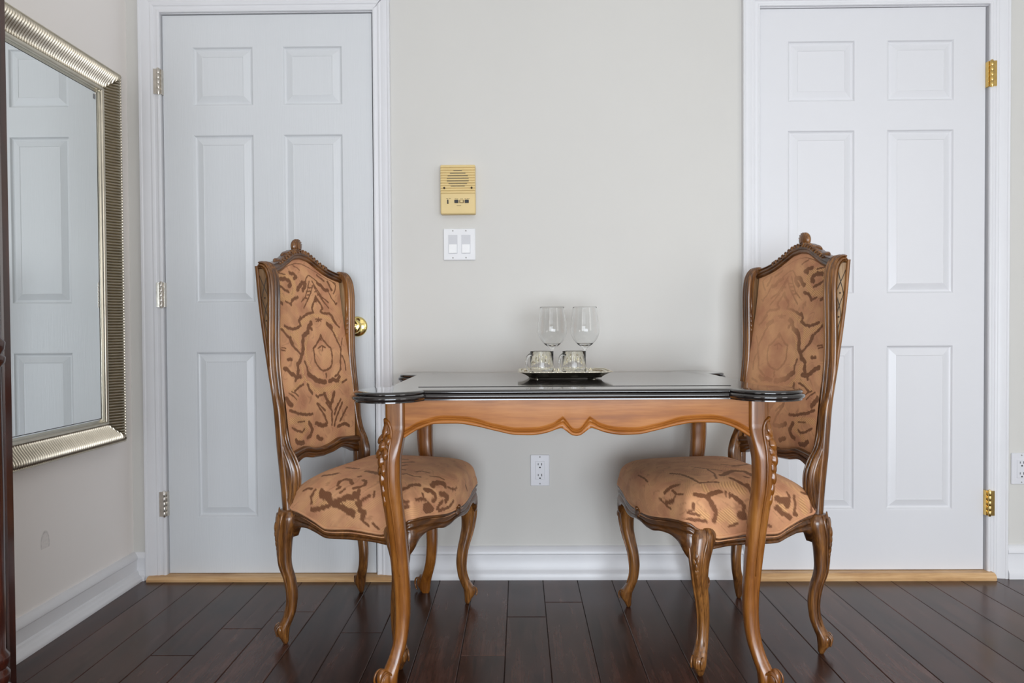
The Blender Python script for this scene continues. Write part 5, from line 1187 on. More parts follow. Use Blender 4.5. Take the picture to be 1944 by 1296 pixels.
    ('g', 0.011, [(-0.163, 0.197, 0.638), (-0.154, 0.197, 0.638), (-0.144, 0.197, 0.638), (-0.135, 0.198, 0.638), (-0.119, 0.199, 0.635), (-0.102, 0.2, 0.632), (-0.086, 0.202, 0.628), (-0.084, 0.202, 0.621), (-0.082, 0.202, 0.614), (-0.08, 0.202, 0.607), (-0.09, 0.201, 0.601), (-0.101, 0.2, 0.596), (-0.112, 0.199, 0.591), (-0.114, 0.199, 0.588), (-0.116, 0.199, 0.585), (-0.118, 0.199, 0.581)]),
    ('d', 0.0036, [(-0.018, 0.207, 0.673), (-0.008, 0.207, 0.661), (0.003, 0.206, 0.649), (0.014, 0.205, 0.637), (0.02, 0.205, 0.627), (0.025, 0.205, 0.617), (0.031, 0.204, 0.606)]),
    ('d', 0.0036, [(0.03, 0.207, 0.672), (0.038, 0.206, 0.663), (0.047, 0.205, 0.653), (0.056, 0.204, 0.643), (0.055, 0.204, 0.629), (0.055, 0.203, 0.614), (0.055, 0.203, 0.599)]),
    ('d', 0.0036, [(0.087, 0.203, 0.662), (0.081, 0.203, 0.652), (0.075, 0.203, 0.641), (0.068, 0.203, 0.631)]),
    ('d', 0.0036, [(0.111, 0.201, 0.664), (0.1, 0.201, 0.65), (0.089, 0.201, 0.636), (0.079, 0.202, 0.622), (0.074, 0.202, 0.613), (0.07, 0.202, 0.604), (0.067, 0.203, 0.594)]),
    ('d', 0.0036, [(0.134, 0.198, 0.646), (0.12, 0.199, 0.633), (0.108, 0.199, 0.619), (0.096, 0.201, 0.605)]),
    ('d', 0.006, [(-0.03, 0.204, 0.614), (-0.019, 0.205, 0.61), (-0.009, 0.205, 0.607), (0.001, 0.205, 0.603), (0.009, 0.205, 0.603), (0.017, 0.205, 0.603), (0.025, 0.205, 0.603)]),
    ('d', 0.005, [(0.085, 0.202, 0.588), (0.096, 0.201, 0.59), (0.108, 0.2, 0.593), (0.119, 0.198, 0.595), (0.127, 0.198, 0.591), (0.135, 0.197, 0.588), (0.142, 0.196, 0.584)]),
    ('d', 0.006, [(-0.023, 0.206, 0.57), (-0.014, 0.206, 0.567), (-0.006, 0.206, 0.563), (0.003, 0.207, 0.559)]),
]
STROKES_SEAT = [
    ('d', 0.007, [(0.139, -0.075, 0.497), (0.13, -0.058, 0.499), (0.119, -0.04, 0.5), (0.109, -0.021, 0.501), (0.113, -0.012, 0.501), (0.116, -0.002, 0.5), (0.12, 0.007, 0.499), (0.13, 0.009, 0.498), (0.14, 0.01, 0.496), (0.149, 0.012, 0.494)]),
    ('d', 0.0055, [(0.161, -0.06, 0.493), (0.171, -0.056, 0.491), (0.18, -0.052, 0.488), (0.189, -0.048, 0.485), (0.197, -0.044, 0.482), (0.203, -0.038, 0.478), (0.209, -0.033, 0.474), (0.214, -0.033, 0.47), (0.218, -0.033, 0.465), (0.221, -0.032, 0.461)]),
    ('d', 0.003, [(0.079, -0.087, 0.504), (0.095, -0.089, 0.503), (0.109, -0.089, 0.502), (0.122, -0.089, 0.5), (0.134, -0.093, 0.498), (0.146, -0.098, 0.496), (0.156, -0.102, 0.494)]),
    ('d', 0.0022, [(0.04, -0.113, 0.504), (0.054, -0.105, 0.504), (0.068, -0.097, 0.505), (0.079, -0.087, 0.504), (0.088, -0.077, 0.504), (0.096, -0.065, 0.503), (0.104, -0.054, 0.502)]),
    ('d', 0.0036, [(0.057, -0.188, 0.492), (0.068, -0.182, 0.493), (0.078, -0.175, 0.494), (0.089, -0.169, 0.495), (0.104, -0.168, 0.494), (0.12, -0.167, 0.494), (0.136, -0.166, 0.494), (0.152, -0.167, 0.493), (0.164, -0.166, 0.491), (0.175, -0.165, 0.489), (0.175, -0.156, 0.49), (0.175, -0.146, 0.49), (0.175, -0.136, 0.49), (0.176, -0.128, 0.49), (0.177, -0.119, 0.49), (0.178, -0.11, 0.489)]),
    ('d', 0.0055, [(0.123, -0.238, 0.456), (0.126, -0.234, 0.461), (0.127, -0.229, 0.466), (0.128, -0.224, 0.471), (0.133, -0.219, 0.474), (0.138, -0.214, 0.477), (0.142, -0.209, 0.48)]),
    ('d', 0.0032, [(0.144, -0.226, 0.466), (0.152, -0.227, 0.464), (0.159, -0.227, 0.463), (0.167, -0.227, 0.461), (0.175, -0.225, 0.463), (0.182, -0.222, 0.464), (0.19, -0.22, 0.466)]),
    ('d', 0.0025, [(0.167, -0.227, 0.461), (0.167, -0.23, 0.456), (0.165, -0.233, 0.451), (0.163, -0.235, 0.445)]),
    ('d', 0.006, [(0.139, -0.242, 0.431), (0.147, -0.24, 0.435), (0.155, -0.238, 0.438), (0.162, -0.236, 0.442)]),
    ('d', 0.0025, [(0.107, -0.247, 0.438), (0.119, -0.246, 0.434), (0.13, -0.244, 0.429), (0.143, -0.243, 0.425), (0.149, -0.242, 0.424), (0.155, -0.241, 0.423), (0.161, -0.241, 0.422)]),
    ('d', 0.0025, [(-0.046, -0.24, 0.469), (-0.031, -0.24, 0.469), (-0.017, -0.241, 0.469), (-0.004, -0.241, 0.469), (0.007, -0.242, 0.468), (0.018, -0.243, 0.466), (0.028, -0.244, 0.465)]),
    ('d', 0.0055, [(0.214, -0.197, 0.47), (0.218, -0.189, 0.468), (0.221, -0.179, 0.466), (0.223, -0.17, 0.464), (0.221, -0.161, 0.467), (0.219, -0.153, 0.469), (0.216, -0.144, 0.471), (0.215, -0.137, 0.472), (0.214, -0.131, 0.472), (0.214, -0.124, 0.473)]),
    ('d', 0.006, [(0.224, -0.167, 0.463), (0.228, -0.165, 0.458), (0.23, -0.162, 0.453), (0.232, -0.159, 0.447), (0.234, -0.156, 0.439), (0.236, -0.153, 0.431), (0.237, -0.15, 0.423), (0.238, -0.153, 0.417), (0.239, -0.155, 0.411), (0.24, -0.158, 0.405)]),
    ('d', 0.0022, [(0.214, -0.109, 0.472), (0.218, -0.111, 0.468), (0.221, -0.112, 0.465), (0.224, -0.113, 0.461)]),
    ('d', 0.0022, [(0.217, -0.099, 0.469), (0.22, -0.101, 0.466), (0.224, -0.103, 0.462), (0.226, -0.105, 0.458)]),
    ('d', 0.0052, [(0.224, -0.093, 0.461), (0.227, -0.087, 0.456), (0.229, -0.081, 0.451), (0.231, -0.075, 0.446), (0.232, -0.071, 0.441), (0.233, -0.068, 0.436), (0.234, -0.064, 0.431), (0.234, -0.068, 0.425), (0.236, -0.072, 0.419), (0.237, -0.076, 0.414)]),
    ('d', 0.0095, [(0.237, -0.08, 0.414), (0.237, -0.077, 0.413), (0.237, -0.073, 0.411), (0.237, -0.07, 0.41)]),
    ('d', 0.0035, [(0.227, -0.21, 0.449), (0.229, -0.211, 0.445), (0.23, -0.211, 0.44), (0.231, -0.212, 0.435), (0.23, -0.216, 0.433), (0.228, -0.22, 0.43), (0.227, -0.224, 0.427), (0.232, -0.216, 0.425), (0.235, -0.208, 0.424), (0.237, -0.199, 0.421)]),
    ('d', 0.006, [(0.197, -0.033, 0.481), (0.205, -0.034, 0.476), (0.213, -0.034, 0.471), (0.218, -0.033, 0.465), (0.223, -0.034, 0.458), (0.227, -0.035, 0.451), (0.23, -0.035, 0.443)]),
    ('d', 0.006, [(0.235, -0.044, 0.415), (0.236, -0.042, 0.408), (0.237, -0.041, 0.402), (0.237, -0.039, 0.395)]),
    ('d', 0.0085, [(0.222, 0.039, 0.445), (0.221, 0.045, 0.443), (0.221, 0.051, 0.441), (0.221, 0.057, 0.439), (0.22, 0.064, 0.438), (0.219, 0.071, 0.438), (0.218, 0.077, 0.437), (0.219, 0.075, 0.433), (0.22, 0.074, 0.428), (0.221, 0.072, 0.424)]),
    ('d', 0.0065, [(0.226, 0.036, 0.422), (0.226, 0.042, 0.417), (0.226, 0.048, 0.411), (0.226, 0.053, 0.406), (0.226, 0.061, 0.402), (0.225, 0.07, 0.398), (0.224, 0.078, 0.393)]),
    ('d', 0.0045, [(0.21, 0.102, 0.444), (0.212, 0.101, 0.436), (0.214, 0.102, 0.428), (0.215, 0.102, 0.42), (0.218, 0.099, 0.414), (0.22, 0.095, 0.408), (0.221, 0.092, 0.402), (0.221, 0.095, 0.4), (0.221, 0.099, 0.398), (0.22, 0.102, 0.396)]),
    ('d', 0.0032, [(0.209, 0.08, 0.456), (0.212, 0.081, 0.452), (0.213, 0.083, 0.447), (0.215, 0.085, 0.442)]),
    ('d', 0.003, [(0.193, 0.136, 0.449), (0.193, 0.143, 0.447), (0.192, 0.149, 0.445), (0.191, 0.156, 0.442)]),
    ('d', 0.004, [(0.197, 0.164, 0.426), (0.199, 0.163, 0.42), (0.2, 0.163, 0.414), (0.202, 0.162, 0.408), (0.205, 0.159, 0.403), (0.208, 0.157, 0.397), (0.208, 0.155, 0.391)]),
    ('d', 0.004, [(0.226, -0.231, 0.406), (0.23, -0.228, 0.408), (0.232, -0.224, 0.41), (0.234, -0.219, 0.411), (0.238, -0.207, 0.41), (0.24, -0.194, 0.408), (0.241, -0.18, 0.405)]),
    ('d', 0.0035, [(0.24, -0.114, 0.386), (0.24, -0.107, 0.388), (0.24, -0.099, 0.39), (0.24, -0.092, 0.392)]),
    ('d', 0.0045, [(0.239, -0.058, 0.392), (0.239, -0.054, 0.388), (0.238, -0.05, 0.384), (0.238, -0.046, 0.38)]),
    ('d', 0.0035, [(0.236, -0.01, 0.383), (0.235, -0.002, 0.38), (0.234, 0.006, 0.378), (0.233, 0.014, 0.375)]),
    ('d', 0.004, [(-0.042, 0.046, 0.504), (-0.027, 0.058, 0.503), (-0.017, 0.074, 0.5)]),
    ('d', 0.004, [(0.069, 0.003, 0.505), (0.066, 0.024, 0.505), (0.059, 0.046, 0.504), (0.016, 0.093, 0.495)]),
    ('d', 0.0035, [(0.041, -0.017, 0.506), (0.05, -0.006, 0.506), (0.059, 0.005, 0.505), (0.067, 0.016, 0.505)]),
    ('d', 0.004, [(0.154, -0.014, 0.494), (0.157, -0.013, 0.493), (0.16, -0.011, 0.493), (0.162, -0.009, 0.492)]),
    ('g', 0.016, [(0.193, -0.102, 0.484), (0.192, -0.092, 0.484), (0.192, -0.082, 0.485), (0.191, -0.072, 0.485), (0.199, -0.07, 0.481), (0.205, -0.066, 0.477), (0.211, -0.062, 0.473)]),
    ('g', 0.016, [(0.238, -0.14, 0.413), (0.238, -0.131, 0.415), (0.237, -0.121, 0.418), (0.236, -0.112, 0.42), (0.237, -0.109, 0.414), (0.238, -0.106, 0.407), (0.239, -0.102, 0.4)]),
    ('g', 0.011, [(0.223, 0.05, 0.43), (0.223, 0.055, 0.425), (0.223, 0.059, 0.42), (0.224, 0.064, 0.415)]),
    ('g', 0.014, [(0.208, 0.126, 0.427), (0.209, 0.129, 0.419), (0.21, 0.132, 0.41), (0.212, 0.135, 0.402)]),
    ('g', 0.012, [(0.236, -0.199, 0.426), (0.237, -0.192, 0.423), (0.238, -0.186, 0.419), (0.239, -0.179, 0.416)]),
    ('g', 0.01, [(0.187, -0.16, 0.486), (0.195, -0.161, 0.483), (0.202, -0.162, 0.48), (0.209, -0.161, 0.476)]),
]
STROKES_SEAT_LEFT = [
    ('d', 0.003, [(-0.198, 0.13, 0.447), (-0.198, 0.125, 0.449), (-0.198, 0.119, 0.452), (-0.198, 0.114, 0.455), (-0.201, 0.108, 0.455), (-0.203, 0.102, 0.455), (-0.205, 0.096, 0.456)]),
    ('d', 0.0042, [(-0.218, 0.089, 0.419), (-0.217, 0.091, 0.424), (-0.216, 0.092, 0.429), (-0.215, 0.093, 0.434), (-0.214, 0.09, 0.439), (-0.213, 0.088, 0.445), (-0.211, 0.086, 0.45), (-0.211, 0.085, 0.451), (-0.211, 0.084, 0.452), (-0.211, 0.083, 0.453)]),
    ('d', 0.008, [(-0.216, 0.058, 0.453), (-0.217, 0.054, 0.451), (-0.219, 0.05, 0.45), (-0.22, 0.047, 0.448), (-0.221, 0.041, 0.448), (-0.221, 0.036, 0.447), (-0.222, 0.03, 0.447), (-0.224, 0.028, 0.442), (-0.225, 0.026, 0.437), (-0.226, 0.024, 0.432), (-0.227, 0.021, 0.431), (-0.227, 0.018, 0.429), (-0.227, 0.016, 0.427)]),
    ('d', 0.01, [(-0.22, 0.052, 0.444), (-0.221, 0.046, 0.443), (-0.222, 0.041, 0.442), (-0.223, 0.035, 0.441)]),
    ('d', 0.006, [(-0.228, 0.016, 0.425), (-0.228, 0.02, 0.422), (-0.228, 0.025, 0.419), (-0.228, 0.03, 0.416), (-0.227, 0.039, 0.413), (-0.226, 0.049, 0.41), (-0.226, 0.058, 0.407), (-0.225, 0.067, 0.405), (-0.224, 0.077, 0.403), (-0.222, 0.086, 0.401)]),
    ('d', 0.007, [(-0.228, 0.012, 0.427), (-0.229, 0.004, 0.431), (-0.229, -0.003, 0.435), (-0.229, -0.011, 0.439), (-0.229, -0.018, 0.441), (-0.229, -0.025, 0.444), (-0.229, -0.032, 0.447), (-0.229, -0.041, 0.447), (-0.229, -0.049, 0.448), (-0.229, -0.058, 0.449), (-0.227, -0.06, 0.454), (-0.225, -0.062, 0.458), (-0.222, -0.064, 0.463)]),
    ('d', 0.009, [(-0.226, -0.056, 0.456), (-0.227, -0.059, 0.455), (-0.228, -0.061, 0.453), (-0.228, -0.064, 0.452)]),
    ('d', 0.007, [(-0.228, 0.011, 0.424), (-0.23, 0.001, 0.422), (-0.231, -0.01, 0.42), (-0.233, -0.02, 0.419), (-0.234, -0.028, 0.416), (-0.235, -0.036, 0.414), (-0.236, -0.044, 0.412), (-0.236, -0.048, 0.408), (-0.237, -0.052, 0.405), (-0.238, -0.056, 0.401)]),
    ('d', 0.01, [(-0.236, -0.044, 0.41), (-0.236, -0.047, 0.409), (-0.237, -0.05, 0.408), (-0.237, -0.053, 0.407)]),
    ('d', 0.0042, [(-0.234, -0.068, 0.432), (-0.233, -0.071, 0.435), (-0.233, -0.074, 0.438), (-0.232, -0.077, 0.441), (-0.231, -0.086, 0.446), (-0.23, -0.095, 0.45), (-0.228, -0.103, 0.455)]),
    ('d', 0.008, [(-0.233, -0.071, 0.435), (-0.234, -0.072, 0.433), (-0.234, -0.074, 0.431), (-0.234, -0.075, 0.429)]),
    ('d', 0.007, [(-0.236, -0.076, 0.418), (-0.236, -0.081, 0.416), (-0.237, -0.086, 0.414), (-0.237, -0.091, 0.413), (-0.238, -0.09, 0.408), (-0.239, -0.089, 0.403), (-0.239, -0.088, 0.398)]),
    ('d', 0.003, [(-0.239, -0.081, 0.394), (-0.24, -0.087, 0.391), (-0.24, -0.093, 0.387), (-0.24, -0.099, 0.384), (-0.24, -0.101, 0.382), (-0.24, -0.104, 0.38), (-0.24, -0.106, 0.378)]),
    ('d', 0.005, [(-0.206, 0.011, 0.473), (-0.202, 0.011, 0.476), (-0.199, 0.011, 0.478), (-0.195, 0.011, 0.48), (-0.192, 0.007, 0.482), (-0.188, 0.003, 0.484), (-0.185, -0.001, 0.485), (-0.186, -0.007, 0.485), (-0.188, -0.013, 0.485), (-0.189, -0.018, 0.484), (-0.194, -0.024, 0.482), (-0.198, -0.029, 0.48), (-0.202, -0.034, 0.478)]),
    ('d', 0.004, [(-0.216, 0.008, 0.463), (-0.215, 0.005, 0.465), (-0.214, 0.003, 0.467), (-0.212, -0, 0.469)]),
    ('d', 0.003, [(-0.223, -0.007, 0.456), (-0.221, -0.011, 0.459), (-0.219, -0.015, 0.462), (-0.217, -0.018, 0.465)]),
    ('d', 0.004, [(-0.215, -0.046, 0.47), (-0.214, -0.051, 0.471), (-0.213, -0.056, 0.472), (-0.212, -0.061, 0.473), (-0.209, -0.066, 0.475), (-0.207, -0.07, 0.477), (-0.204, -0.075, 0.478), (-0.2, -0.073, 0.481), (-0.195, -0.072, 0.483), (-0.191, -0.07, 0.485), (-0.189, -0.066, 0.485), (-0.188, -0.061, 0.486), (-0.186, -0.057, 0.486)]),
    ('d', 0.004, [(-0.17, -0.032, 0.491), (-0.168, -0.034, 0.491), (-0.167, -0.035, 0.491), (-0.166, -0.037, 0.492)]),
    ('d', 0.005, [(-0.161, 0.091, 0.484), (-0.162, 0.079, 0.486), (-0.162, 0.069, 0.488), (-0.161, 0.059, 0.49), (-0.159, 0.055, 0.491), (-0.157, 0.05, 0.491), (-0.154, 0.045, 0.492)]),
    ('d', 0.004, [(-0.109, 0.044, 0.5), (-0.11, 0.03, 0.5), (-0.112, 0.016, 0.5), (-0.114, 0.003, 0.5)]),
    ('d', 0.007, [(-0.128, -0.036, 0.499), (-0.132, -0.05, 0.498), (-0.136, -0.063, 0.498), (-0.14, -0.076, 0.497)]),
    ('d', 0.003, [(-0.22, -0.113, 0.466), (-0.224, -0.114, 0.462), (-0.227, -0.115, 0.458), (-0.229, -0.116, 0.453)]),
    ('d', 0.003, [(-0.24, -0.12, 0.386), (-0.241, -0.126, 0.381), (-0.241, -0.132, 0.376), (-0.241, -0.138, 0.372)]),
    ('g', 0.01, [(-0.219, 0.081, 0.423), (-0.218, 0.078, 0.433), (-0.217, 0.075, 0.442), (-0.214, 0.073, 0.451)]),
    ('g', 0.012, [(-0.225, 0.036, 0.428), (-0.225, 0.041, 0.423), (-0.225, 0.046, 0.419), (-0.226, 0.05, 0.414)]),
    ('g', 0.014, [(-0.231, -0.02, 0.424), (-0.232, -0.034, 0.427), (-0.233, -0.049, 0.429), (-0.234, -0.064, 0.432), (-0.234, -0.066, 0.427), (-0.235, -0.069, 0.422), (-0.236, -0.072, 0.417)]),
    ('d', 0.004, [(0.029, -0.056, 0.506), (0.03, -0.064, 0.506), (0.031, -0.072, 0.506), (0.033, -0.08, 0.506)]),
    ('d', 0.004, [(-0.016, -0.083, 0.506), (-0.008, -0.093, 0.505), (-0, -0.103, 0.505), (0.009, -0.113, 0.504)]),
    ('d', 0.004, [(-0.056, -0.104, 0.504), (-0.05, -0.108, 0.504), (-0.043, -0.111, 0.504), (-0.037, -0.114, 0.504)]),
    ('d', 0.004, [(-0.089, -0.123, 0.502), (-0.088, -0.126, 0.501), (-0.087, -0.13, 0.501), (-0.085, -0.134, 0.5)]),
    ('d', 0.003, [(-0.133, -0.146, 0.497), (-0.128, -0.15, 0.497), (-0.121, -0.152, 0.497), (-0.115, -0.155, 0.497), (-0.117, -0.163, 0.495), (-0.118, -0.171, 0.493), (-0.118, -0.179, 0.492), (-0.115, -0.184, 0.49), (-0.111, -0.189, 0.489), (-0.107, -0.194, 0.488)]),
    ('d', 0.003, [(-0.081, -0.167, 0.495), (-0.074, -0.17, 0.495), (-0.067, -0.173, 0.495), (-0.061, -0.176, 0.494), (-0.06, -0.183, 0.493), (-0.058, -0.19, 0.492), (-0.056, -0.196, 0.49)]),
    ('d', 0.0025, [(-0.075, -0.21, 0.485), (-0.068, -0.216, 0.483), (-0.06, -0.221, 0.481), (-0.051, -0.226, 0.478), (-0.049, -0.23, 0.476), (-0.046, -0.235, 0.473), (-0.043, -0.238, 0.47)]),
    ('d', 0.005, [(-0.21, -0.188, 0.474), (-0.207, -0.192, 0.475), (-0.203, -0.196, 0.476), (-0.199, -0.2, 0.477), (-0.192, -0.201, 0.479), (-0.184, -0.202, 0.48), (-0.174, -0.202, 0.481), (-0.166, -0.206, 0.479), (-0.158, -0.209, 0.478), (-0.149, -0.213, 0.476)]),
    ('d', 0.008, [(-0.11, -0.233, 0.467), (-0.104, -0.233, 0.468), (-0.098, -0.232, 0.469), (-0.092, -0.232, 0.47), (-0.087, -0.234, 0.47), (-0.081, -0.236, 0.469), (-0.075, -0.237, 0.468), (-0.069, -0.24, 0.466), (-0.063, -0.242, 0.464), (-0.057, -0.245, 0.461), (-0.057, -0.246, 0.46), (-0.058, -0.247, 0.458), (-0.058, -0.248, 0.457)]),
    ('d', 0.003, [(-0.048, -0.252, 0.45), (-0.04, -0.253, 0.447), (-0.032, -0.255, 0.443), (-0.022, -0.256, 0.439), (-0.017, -0.256, 0.438), (-0.012, -0.257, 0.436), (-0.007, -0.257, 0.435), (-0.004, -0.257, 0.436), (-0, -0.257, 0.437), (0.003, -0.257, 0.438)]),
    ('d', 0.006, [(-0.145, -0.229, 0.463), (-0.14, -0.231, 0.461), (-0.134, -0.234, 0.459), (-0.128, -0.236, 0.457), (-0.125, -0.239, 0.453), (-0.121, -0.241, 0.449), (-0.117, -0.244, 0.445), (-0.117, -0.245, 0.441), (-0.117, -0.246, 0.437), (-0.117, -0.246, 0.434), (-0.121, -0.246, 0.432), (-0.125, -0.245, 0.431), (-0.129, -0.244, 0.429)]),
    ('d', 0.004, [(-0.2, -0.228, 0.449), (-0.196, -0.229, 0.448), (-0.191, -0.23, 0.447), (-0.186, -0.231, 0.446), (-0.181, -0.232, 0.446), (-0.176, -0.233, 0.446), (-0.171, -0.234, 0.445), (-0.168, -0.235, 0.443), (-0.164, -0.236, 0.441), (-0.161, -0.237, 0.439)]),
    ('d', 0.004, [(-0.165, -0.231, 0.455), (-0.166, -0.232, 0.452), (-0.167, -0.233, 0.448), (-0.167, -0.235, 0.444)]),
    ('d', 0.007, [(-0.091, -0.25, 0.44), (-0.085, -0.251, 0.438), (-0.08, -0.252, 0.437), (-0.075, -0.253, 0.435), (-0.07, -0.254, 0.432), (-0.063, -0.255, 0.428), (-0.058, -0.256, 0.425), (-0.063, -0.256, 0.422), (-0.068, -0.257, 0.419), (-0.072, -0.257, 0.416)]),
    ('d', 0.005, [(-0.09, -0.254, 0.418), (-0.096, -0.254, 0.416), (-0.102, -0.253, 0.415), (-0.108, -0.253, 0.413), (-0.112, -0.252, 0.41), (-0.115, -0.252, 0.408), (-0.118, -0.252, 0.406)]),
    ('d', 0.01, [(-0.169, -0.24, 0.42), (-0.165, -0.241, 0.42), (-0.16, -0.241, 0.421), (-0.156, -0.242, 0.421), (-0.152, -0.243, 0.418), (-0.148, -0.245, 0.415), (-0.144, -0.246, 0.411), (-0.15, -0.245, 0.411), (-0.157, -0.244, 0.411), (-0.164, -0.243, 0.412)]),
    ('d', 0.003, [(0.08, -0.253, 0.43), (0.081, -0.254, 0.423), (0.082, -0.256, 0.417), (0.084, -0.257, 0.411)]),
    ('d', 0.004, [(-0.086, -0.258, 0.396), (-0.077, -0.259, 0.396), (-0.067, -0.26, 0.396), (-0.058, -0.261, 0.396), (-0.049, -0.261, 0.4), (-0.04, -0.262, 0.403), (-0.03, -0.262, 0.407)]),
    ('d', 0.005, [(-0.111, -0.254, 0.397), (-0.105, -0.255, 0.397), (-0.1, -0.256, 0.397), (-0.094, -0.256, 0.398)]),
    ('d', 0.005, [(-0.23, -0.196, 0.45), (-0.23, -0.203, 0.448), (-0.228, -0.21, 0.447), (-0.226, -0.216, 0.446)]),
    ('d', 0.005, [(-0.234, -0.2, 0.433), (-0.233, -0.207, 0.434), (-0.23, -0.213, 0.436), (-0.227, -0.219, 0.437)]),
]
#@@END@@
make_chair('dining_chair', (-.434, 2.082), math.radians(161.5 - 90), 'carved wing back chair left of the table with crisp brown damask back', 1, False, 3)
make_chair('dining_chair', (.5925, 2.0365), math.radians(14.5 - 90), 'carved wing back chair right of the table with worn faded damask back', -1, True, 4)

# ------------------------------------------------------------------ tray and glassware
RX, RY = .137, 2.120
tray = tag(empty('serving_tray', (RX, RY, TZ)), 'ornate silver gilt tray with clipped corners on the black tabletop', 'tray')


def oct_loop(hx, hy, c, wav=0.0, n=14):
    pts = [(hx - c, -hy), (hx, -hy + c), (hx, hy - c), (hx - c, hy), (-hx + c, hy), (-hx, hy - c), (-hx, -hy + c), (-hx + c, -hy)]
    q = []
    for a, b in zip(pts, pts[1:] + pts[:1]):
        for t in np.linspace(0, 1, n, endpoint=False):
            x, y = a[0] + (b[0] - a[0]) * t, a[1] + (b[1] - a[1]) * t; k = 1 + wav * abs(math.sin(t * PI * 3)); q.append((x * k, y * k))
    return q


m = MB(); tr = [(.106, .076, .022, .0025, 0), (.109, .079, .022, .0030, 0), (.113, .083, .023, .0075, 0), (.124, .094, .026, .0150, 0), (.134, .104, .030, .0195, .006), (.142, .112, .033, .0215, .010), (.1425, .1125, .033, .0205, .010), (.133, .103, .030, .0180, .004), (.122, .092, .026, .0130, 0), (.111, .081, .023, .0060, 0), (.106, .076, .022, .0054, 0)]
m.grid([[(x, y, z) for x, y in oct_loop(hx, hy, c, wv)] for hx, hy, c, z, wv in tr[::-1]], cu=True, cap0=True, cap1=True); tb = m.build('tray_body', 'tray_silver', tray, angle=60)
m = MB()
for hx, hy, c, z in ((.128, .098, .028, .0182), (.137, .107, .031, .0215)):
    L = oct_loop(hx, hy, c, 0, 16)
    for k, (x, y) in enumerate(L):
        m.blob((x, y, z), np.eye(3), .0038, .0038, .0022, 7, 4)
m.build('rim_ornament', 'tray_silver', tray)
for sx in (-1, 1):
    for sy in (-1, 1):
        m = MB(); m.lathe([(0, 0), (.006, 0), (.007, .002), (.005, .0045)], (sx * .085, sy * .058, 0), 12, caps=(False, True)); m.build('foot', 'tray_silver', tray)


def wine_glass(x, y, label):
    r = tag(empty('wine_glass', (x, y, TZ + .0056)), label, 'glass', 'wine glasses on the tray')
    cup = catmull([(.0040, .066), (.0046, .074), (.0062, .0805), (.0120, .0868), (.0220, .0942), (.0335, .1060), (.0420, .1205), (.0458, .1345), (.0460, .1430), (.0452, .1540), (.0430, .1730), (.0402, .1930), (.0378, .2125)], 44)
    outer = [(0, 0), (.034, 0), (.0345, .0007), (.034, .0014), (.026, .0026), (.015, .0046), (.008, .0080), (.0050, .014), (.0040, .025), (.0036, .045)] + [tuple(p) for p in cup]
    inn = [(r_ - .0009, z_) for r_, z_ in cup[::-1] if z_ > .0975]
    inner = [tuple(p) for p in inn] + [(inn[-1][0] * .72, .0948), (inn[-1][0] * .4, .0930), (0, .0924)]
    m = MB(); m.lathe(outer + [(.03735, .2131)] + inner, (0, 0, 0), 72); m.build('goblet', 'clear_glass', r)


wine_glass(.1020, 2.150, 'clear wine glass on the tray, the left of the two')
wine_glass(.2060, 2.165, 'clear wine glass on the tray, the right of the two')


def mug(x, y, label):
    r = tag(empty('glass_mug', (x, y, TZ + .0056)), label, 'mug', 'glass mugs on the tray')
    m = MB(); m.lathe([(0, 0), (.031, 0), (.0335, .0015), (.0345, .005), (.0350, .030), (.0355, .0765), (.0350, .0772), (.0344, .0765), (.0339, .030), (.0334, .008), (.030, .0058), (0, .0055)], (0, 0, 0), 64); b = m.build('mug_body', 'clear_glass', r)
    m = MB(); a = math.radians(215); d = np.array([math.cos(a), math.sin(a), 0]); z = np.array([0, 0, 1])
    path = catmull([d * .0350 + z * .066, d * .044 + z * .068, d * .054 + z * .060, d * .0575 + z * .044, d * .053 + z * .028, d * .044 + z * .018, d * .0345 + z * .015], 24)
    m.tube(path, .0046, 10, flat=.8); m.build('mug_handle', 'clear_glass', r)


mug(.0660, 2.062, 'clear glass mug in front of the left wine glass')
mug(.1640, 2.068, 'clear glass mug in front of the right wine glass')

# ------------------------------------------------------------------ dark cupboard at the left edge
AX0, AX1, AY0, AY1, AZ = XL + .002, -0.9760, 0.18, 1.300, 1.62
arm = tag(empty('cabinet', ((AX0 + AX1) / 2, (AY0 + AY1) / 2, 0)), 'tall dark red mahogany cabinet with turned corner column, beside the wall mirror', 'cabinet')
inv = Matrix.Translation((-(AX0 + AX1) / 2, -(AY0 + AY1) / 2, 0))
m = MB(); m.box(AX0 + .025, AY0, .08, AX1 - .028, AY1, AZ - .05, .003); m.build('carcase', 'mahogany', arm, smooth=False, matrix=inv)
m = MB(); m.box(AX0 + .025, AY0 - .0, 0, AX1 + .000, AY1 + .0, .10, .006); m.build('plinth', 'mahogany', arm, smooth=False, matrix=inv)
m = MB()
for o, z0, z1 in ((.0, -.07, -.045), (.012, -.045, -.03), (.024, -.03, -.012), (.018, -.012, 0)): m.box(AX0 + .025, AY0 - o, AZ + z0, AX1 + o, AY1 + o, AZ + z1, .003)
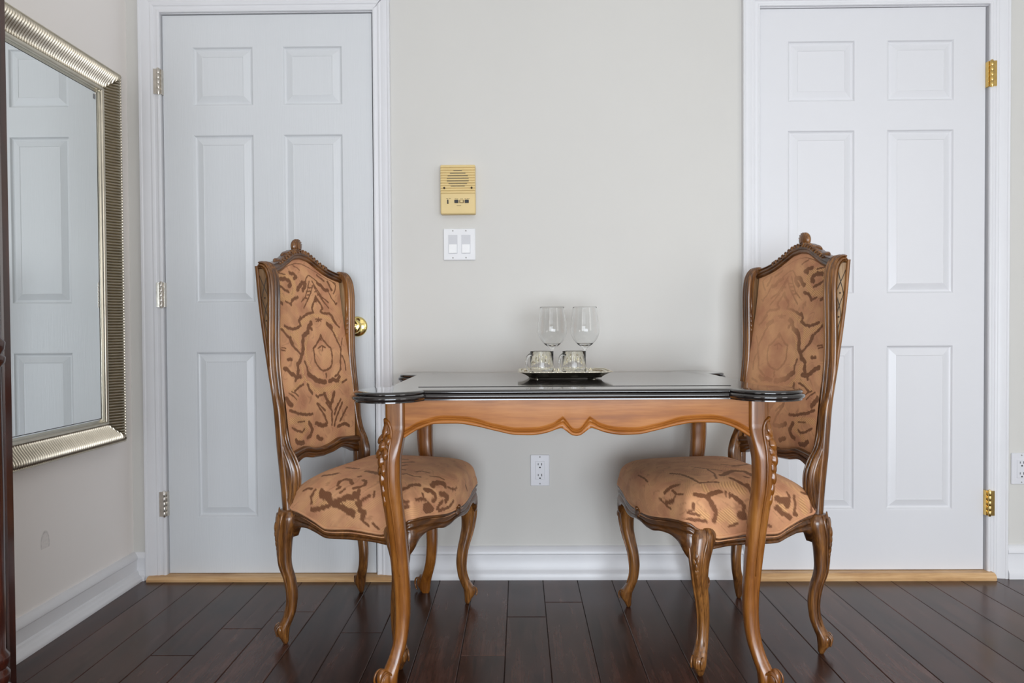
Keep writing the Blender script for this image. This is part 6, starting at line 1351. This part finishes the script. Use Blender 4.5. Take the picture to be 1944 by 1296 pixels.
m.build('cornice', 'mahogany', arm, smooth=False, matrix=inv)
for y0, y1 in ((AY1 - .022, AY1), (AY0, AY0 + .022)):
    m = MB(); m.box(AX1 - .030, y0, .10, AX1, y1, AZ - .07, .003); m.build('front_stile', 'mahogany', arm, smooth=False, matrix=inv)
for yc in (AY1 - .052, AY0 + .052):
    prof = [(0, .10), (.026, .10), (.027, .112), (.021, .118), (.025, .126), (.025, .138), (.018, .146), (.020, .20), (.0225, .225), (.0275, .232), (.0275, .240), (.022, .246), (.026, .256), (.026, .268), (.020, .276), (.0255, .288), (.0255, .300), (.019, .310), (.020, .36), (.021, .60), (.020, .838), (.026, .846), (.027, .856), (.0215, .862), (.026, .872), (.027, .884), (.021, .892), (.020, .92), (.021, 1.2), (.019, 1.42), (.026, 1.44), (.026, 1.47), (.020, 1.48), (.026, 1.52), (.026, 1.545), (0, 1.55)]
    m = MB(); m.lathe(prof, (AX1 - .006, yc, 0), 28); m.build('turned_column', 'mahogany', arm, angle=50, matrix=inv)
ym = (AY0 + AY1) / 2
for y0, y1, ky in ((AY0 + .085, ym - .002, ym - .03), (ym + .002, AY1 - .085, ym + .03)):
    m = MB(); m.box(AX1 - .028, y0, .12, AX1 - .008, y1, AZ - .08, .003); d = m.build('cabinet_door', 'mahogany', arm, smooth=False, matrix=inv)
    prof = [(.05, 0), (.058, -.005), (.066, -.006), (.095, .002), (.10, .002)]
    m = MB(); m.grid([[(AX1 - .0079 + h, y0 + o, .12 + o), (AX1 - .0079 + h, y1 - o, .12 + o), (AX1 - .0079 + h, y1 - o, AZ - .08 - o), (AX1 - .0079 + h, y0 + o, AZ - .08 - o)] for o, h in ((.045, 0), (.05, .006), (.062, .007), (.068, .001), (.09, .003))], cu=True, cap1=True)
    m.build('door_panel', 'mahogany', d, smooth=False)
    m = MB(); m.lathe([(.006, 0), (.005, .012), (.011, .018), (.013, .026), (.009, .033), (0, .035)], (AX1 - .008, ky, .95), 18, 'X'); m.build('knob', 'brass', d)
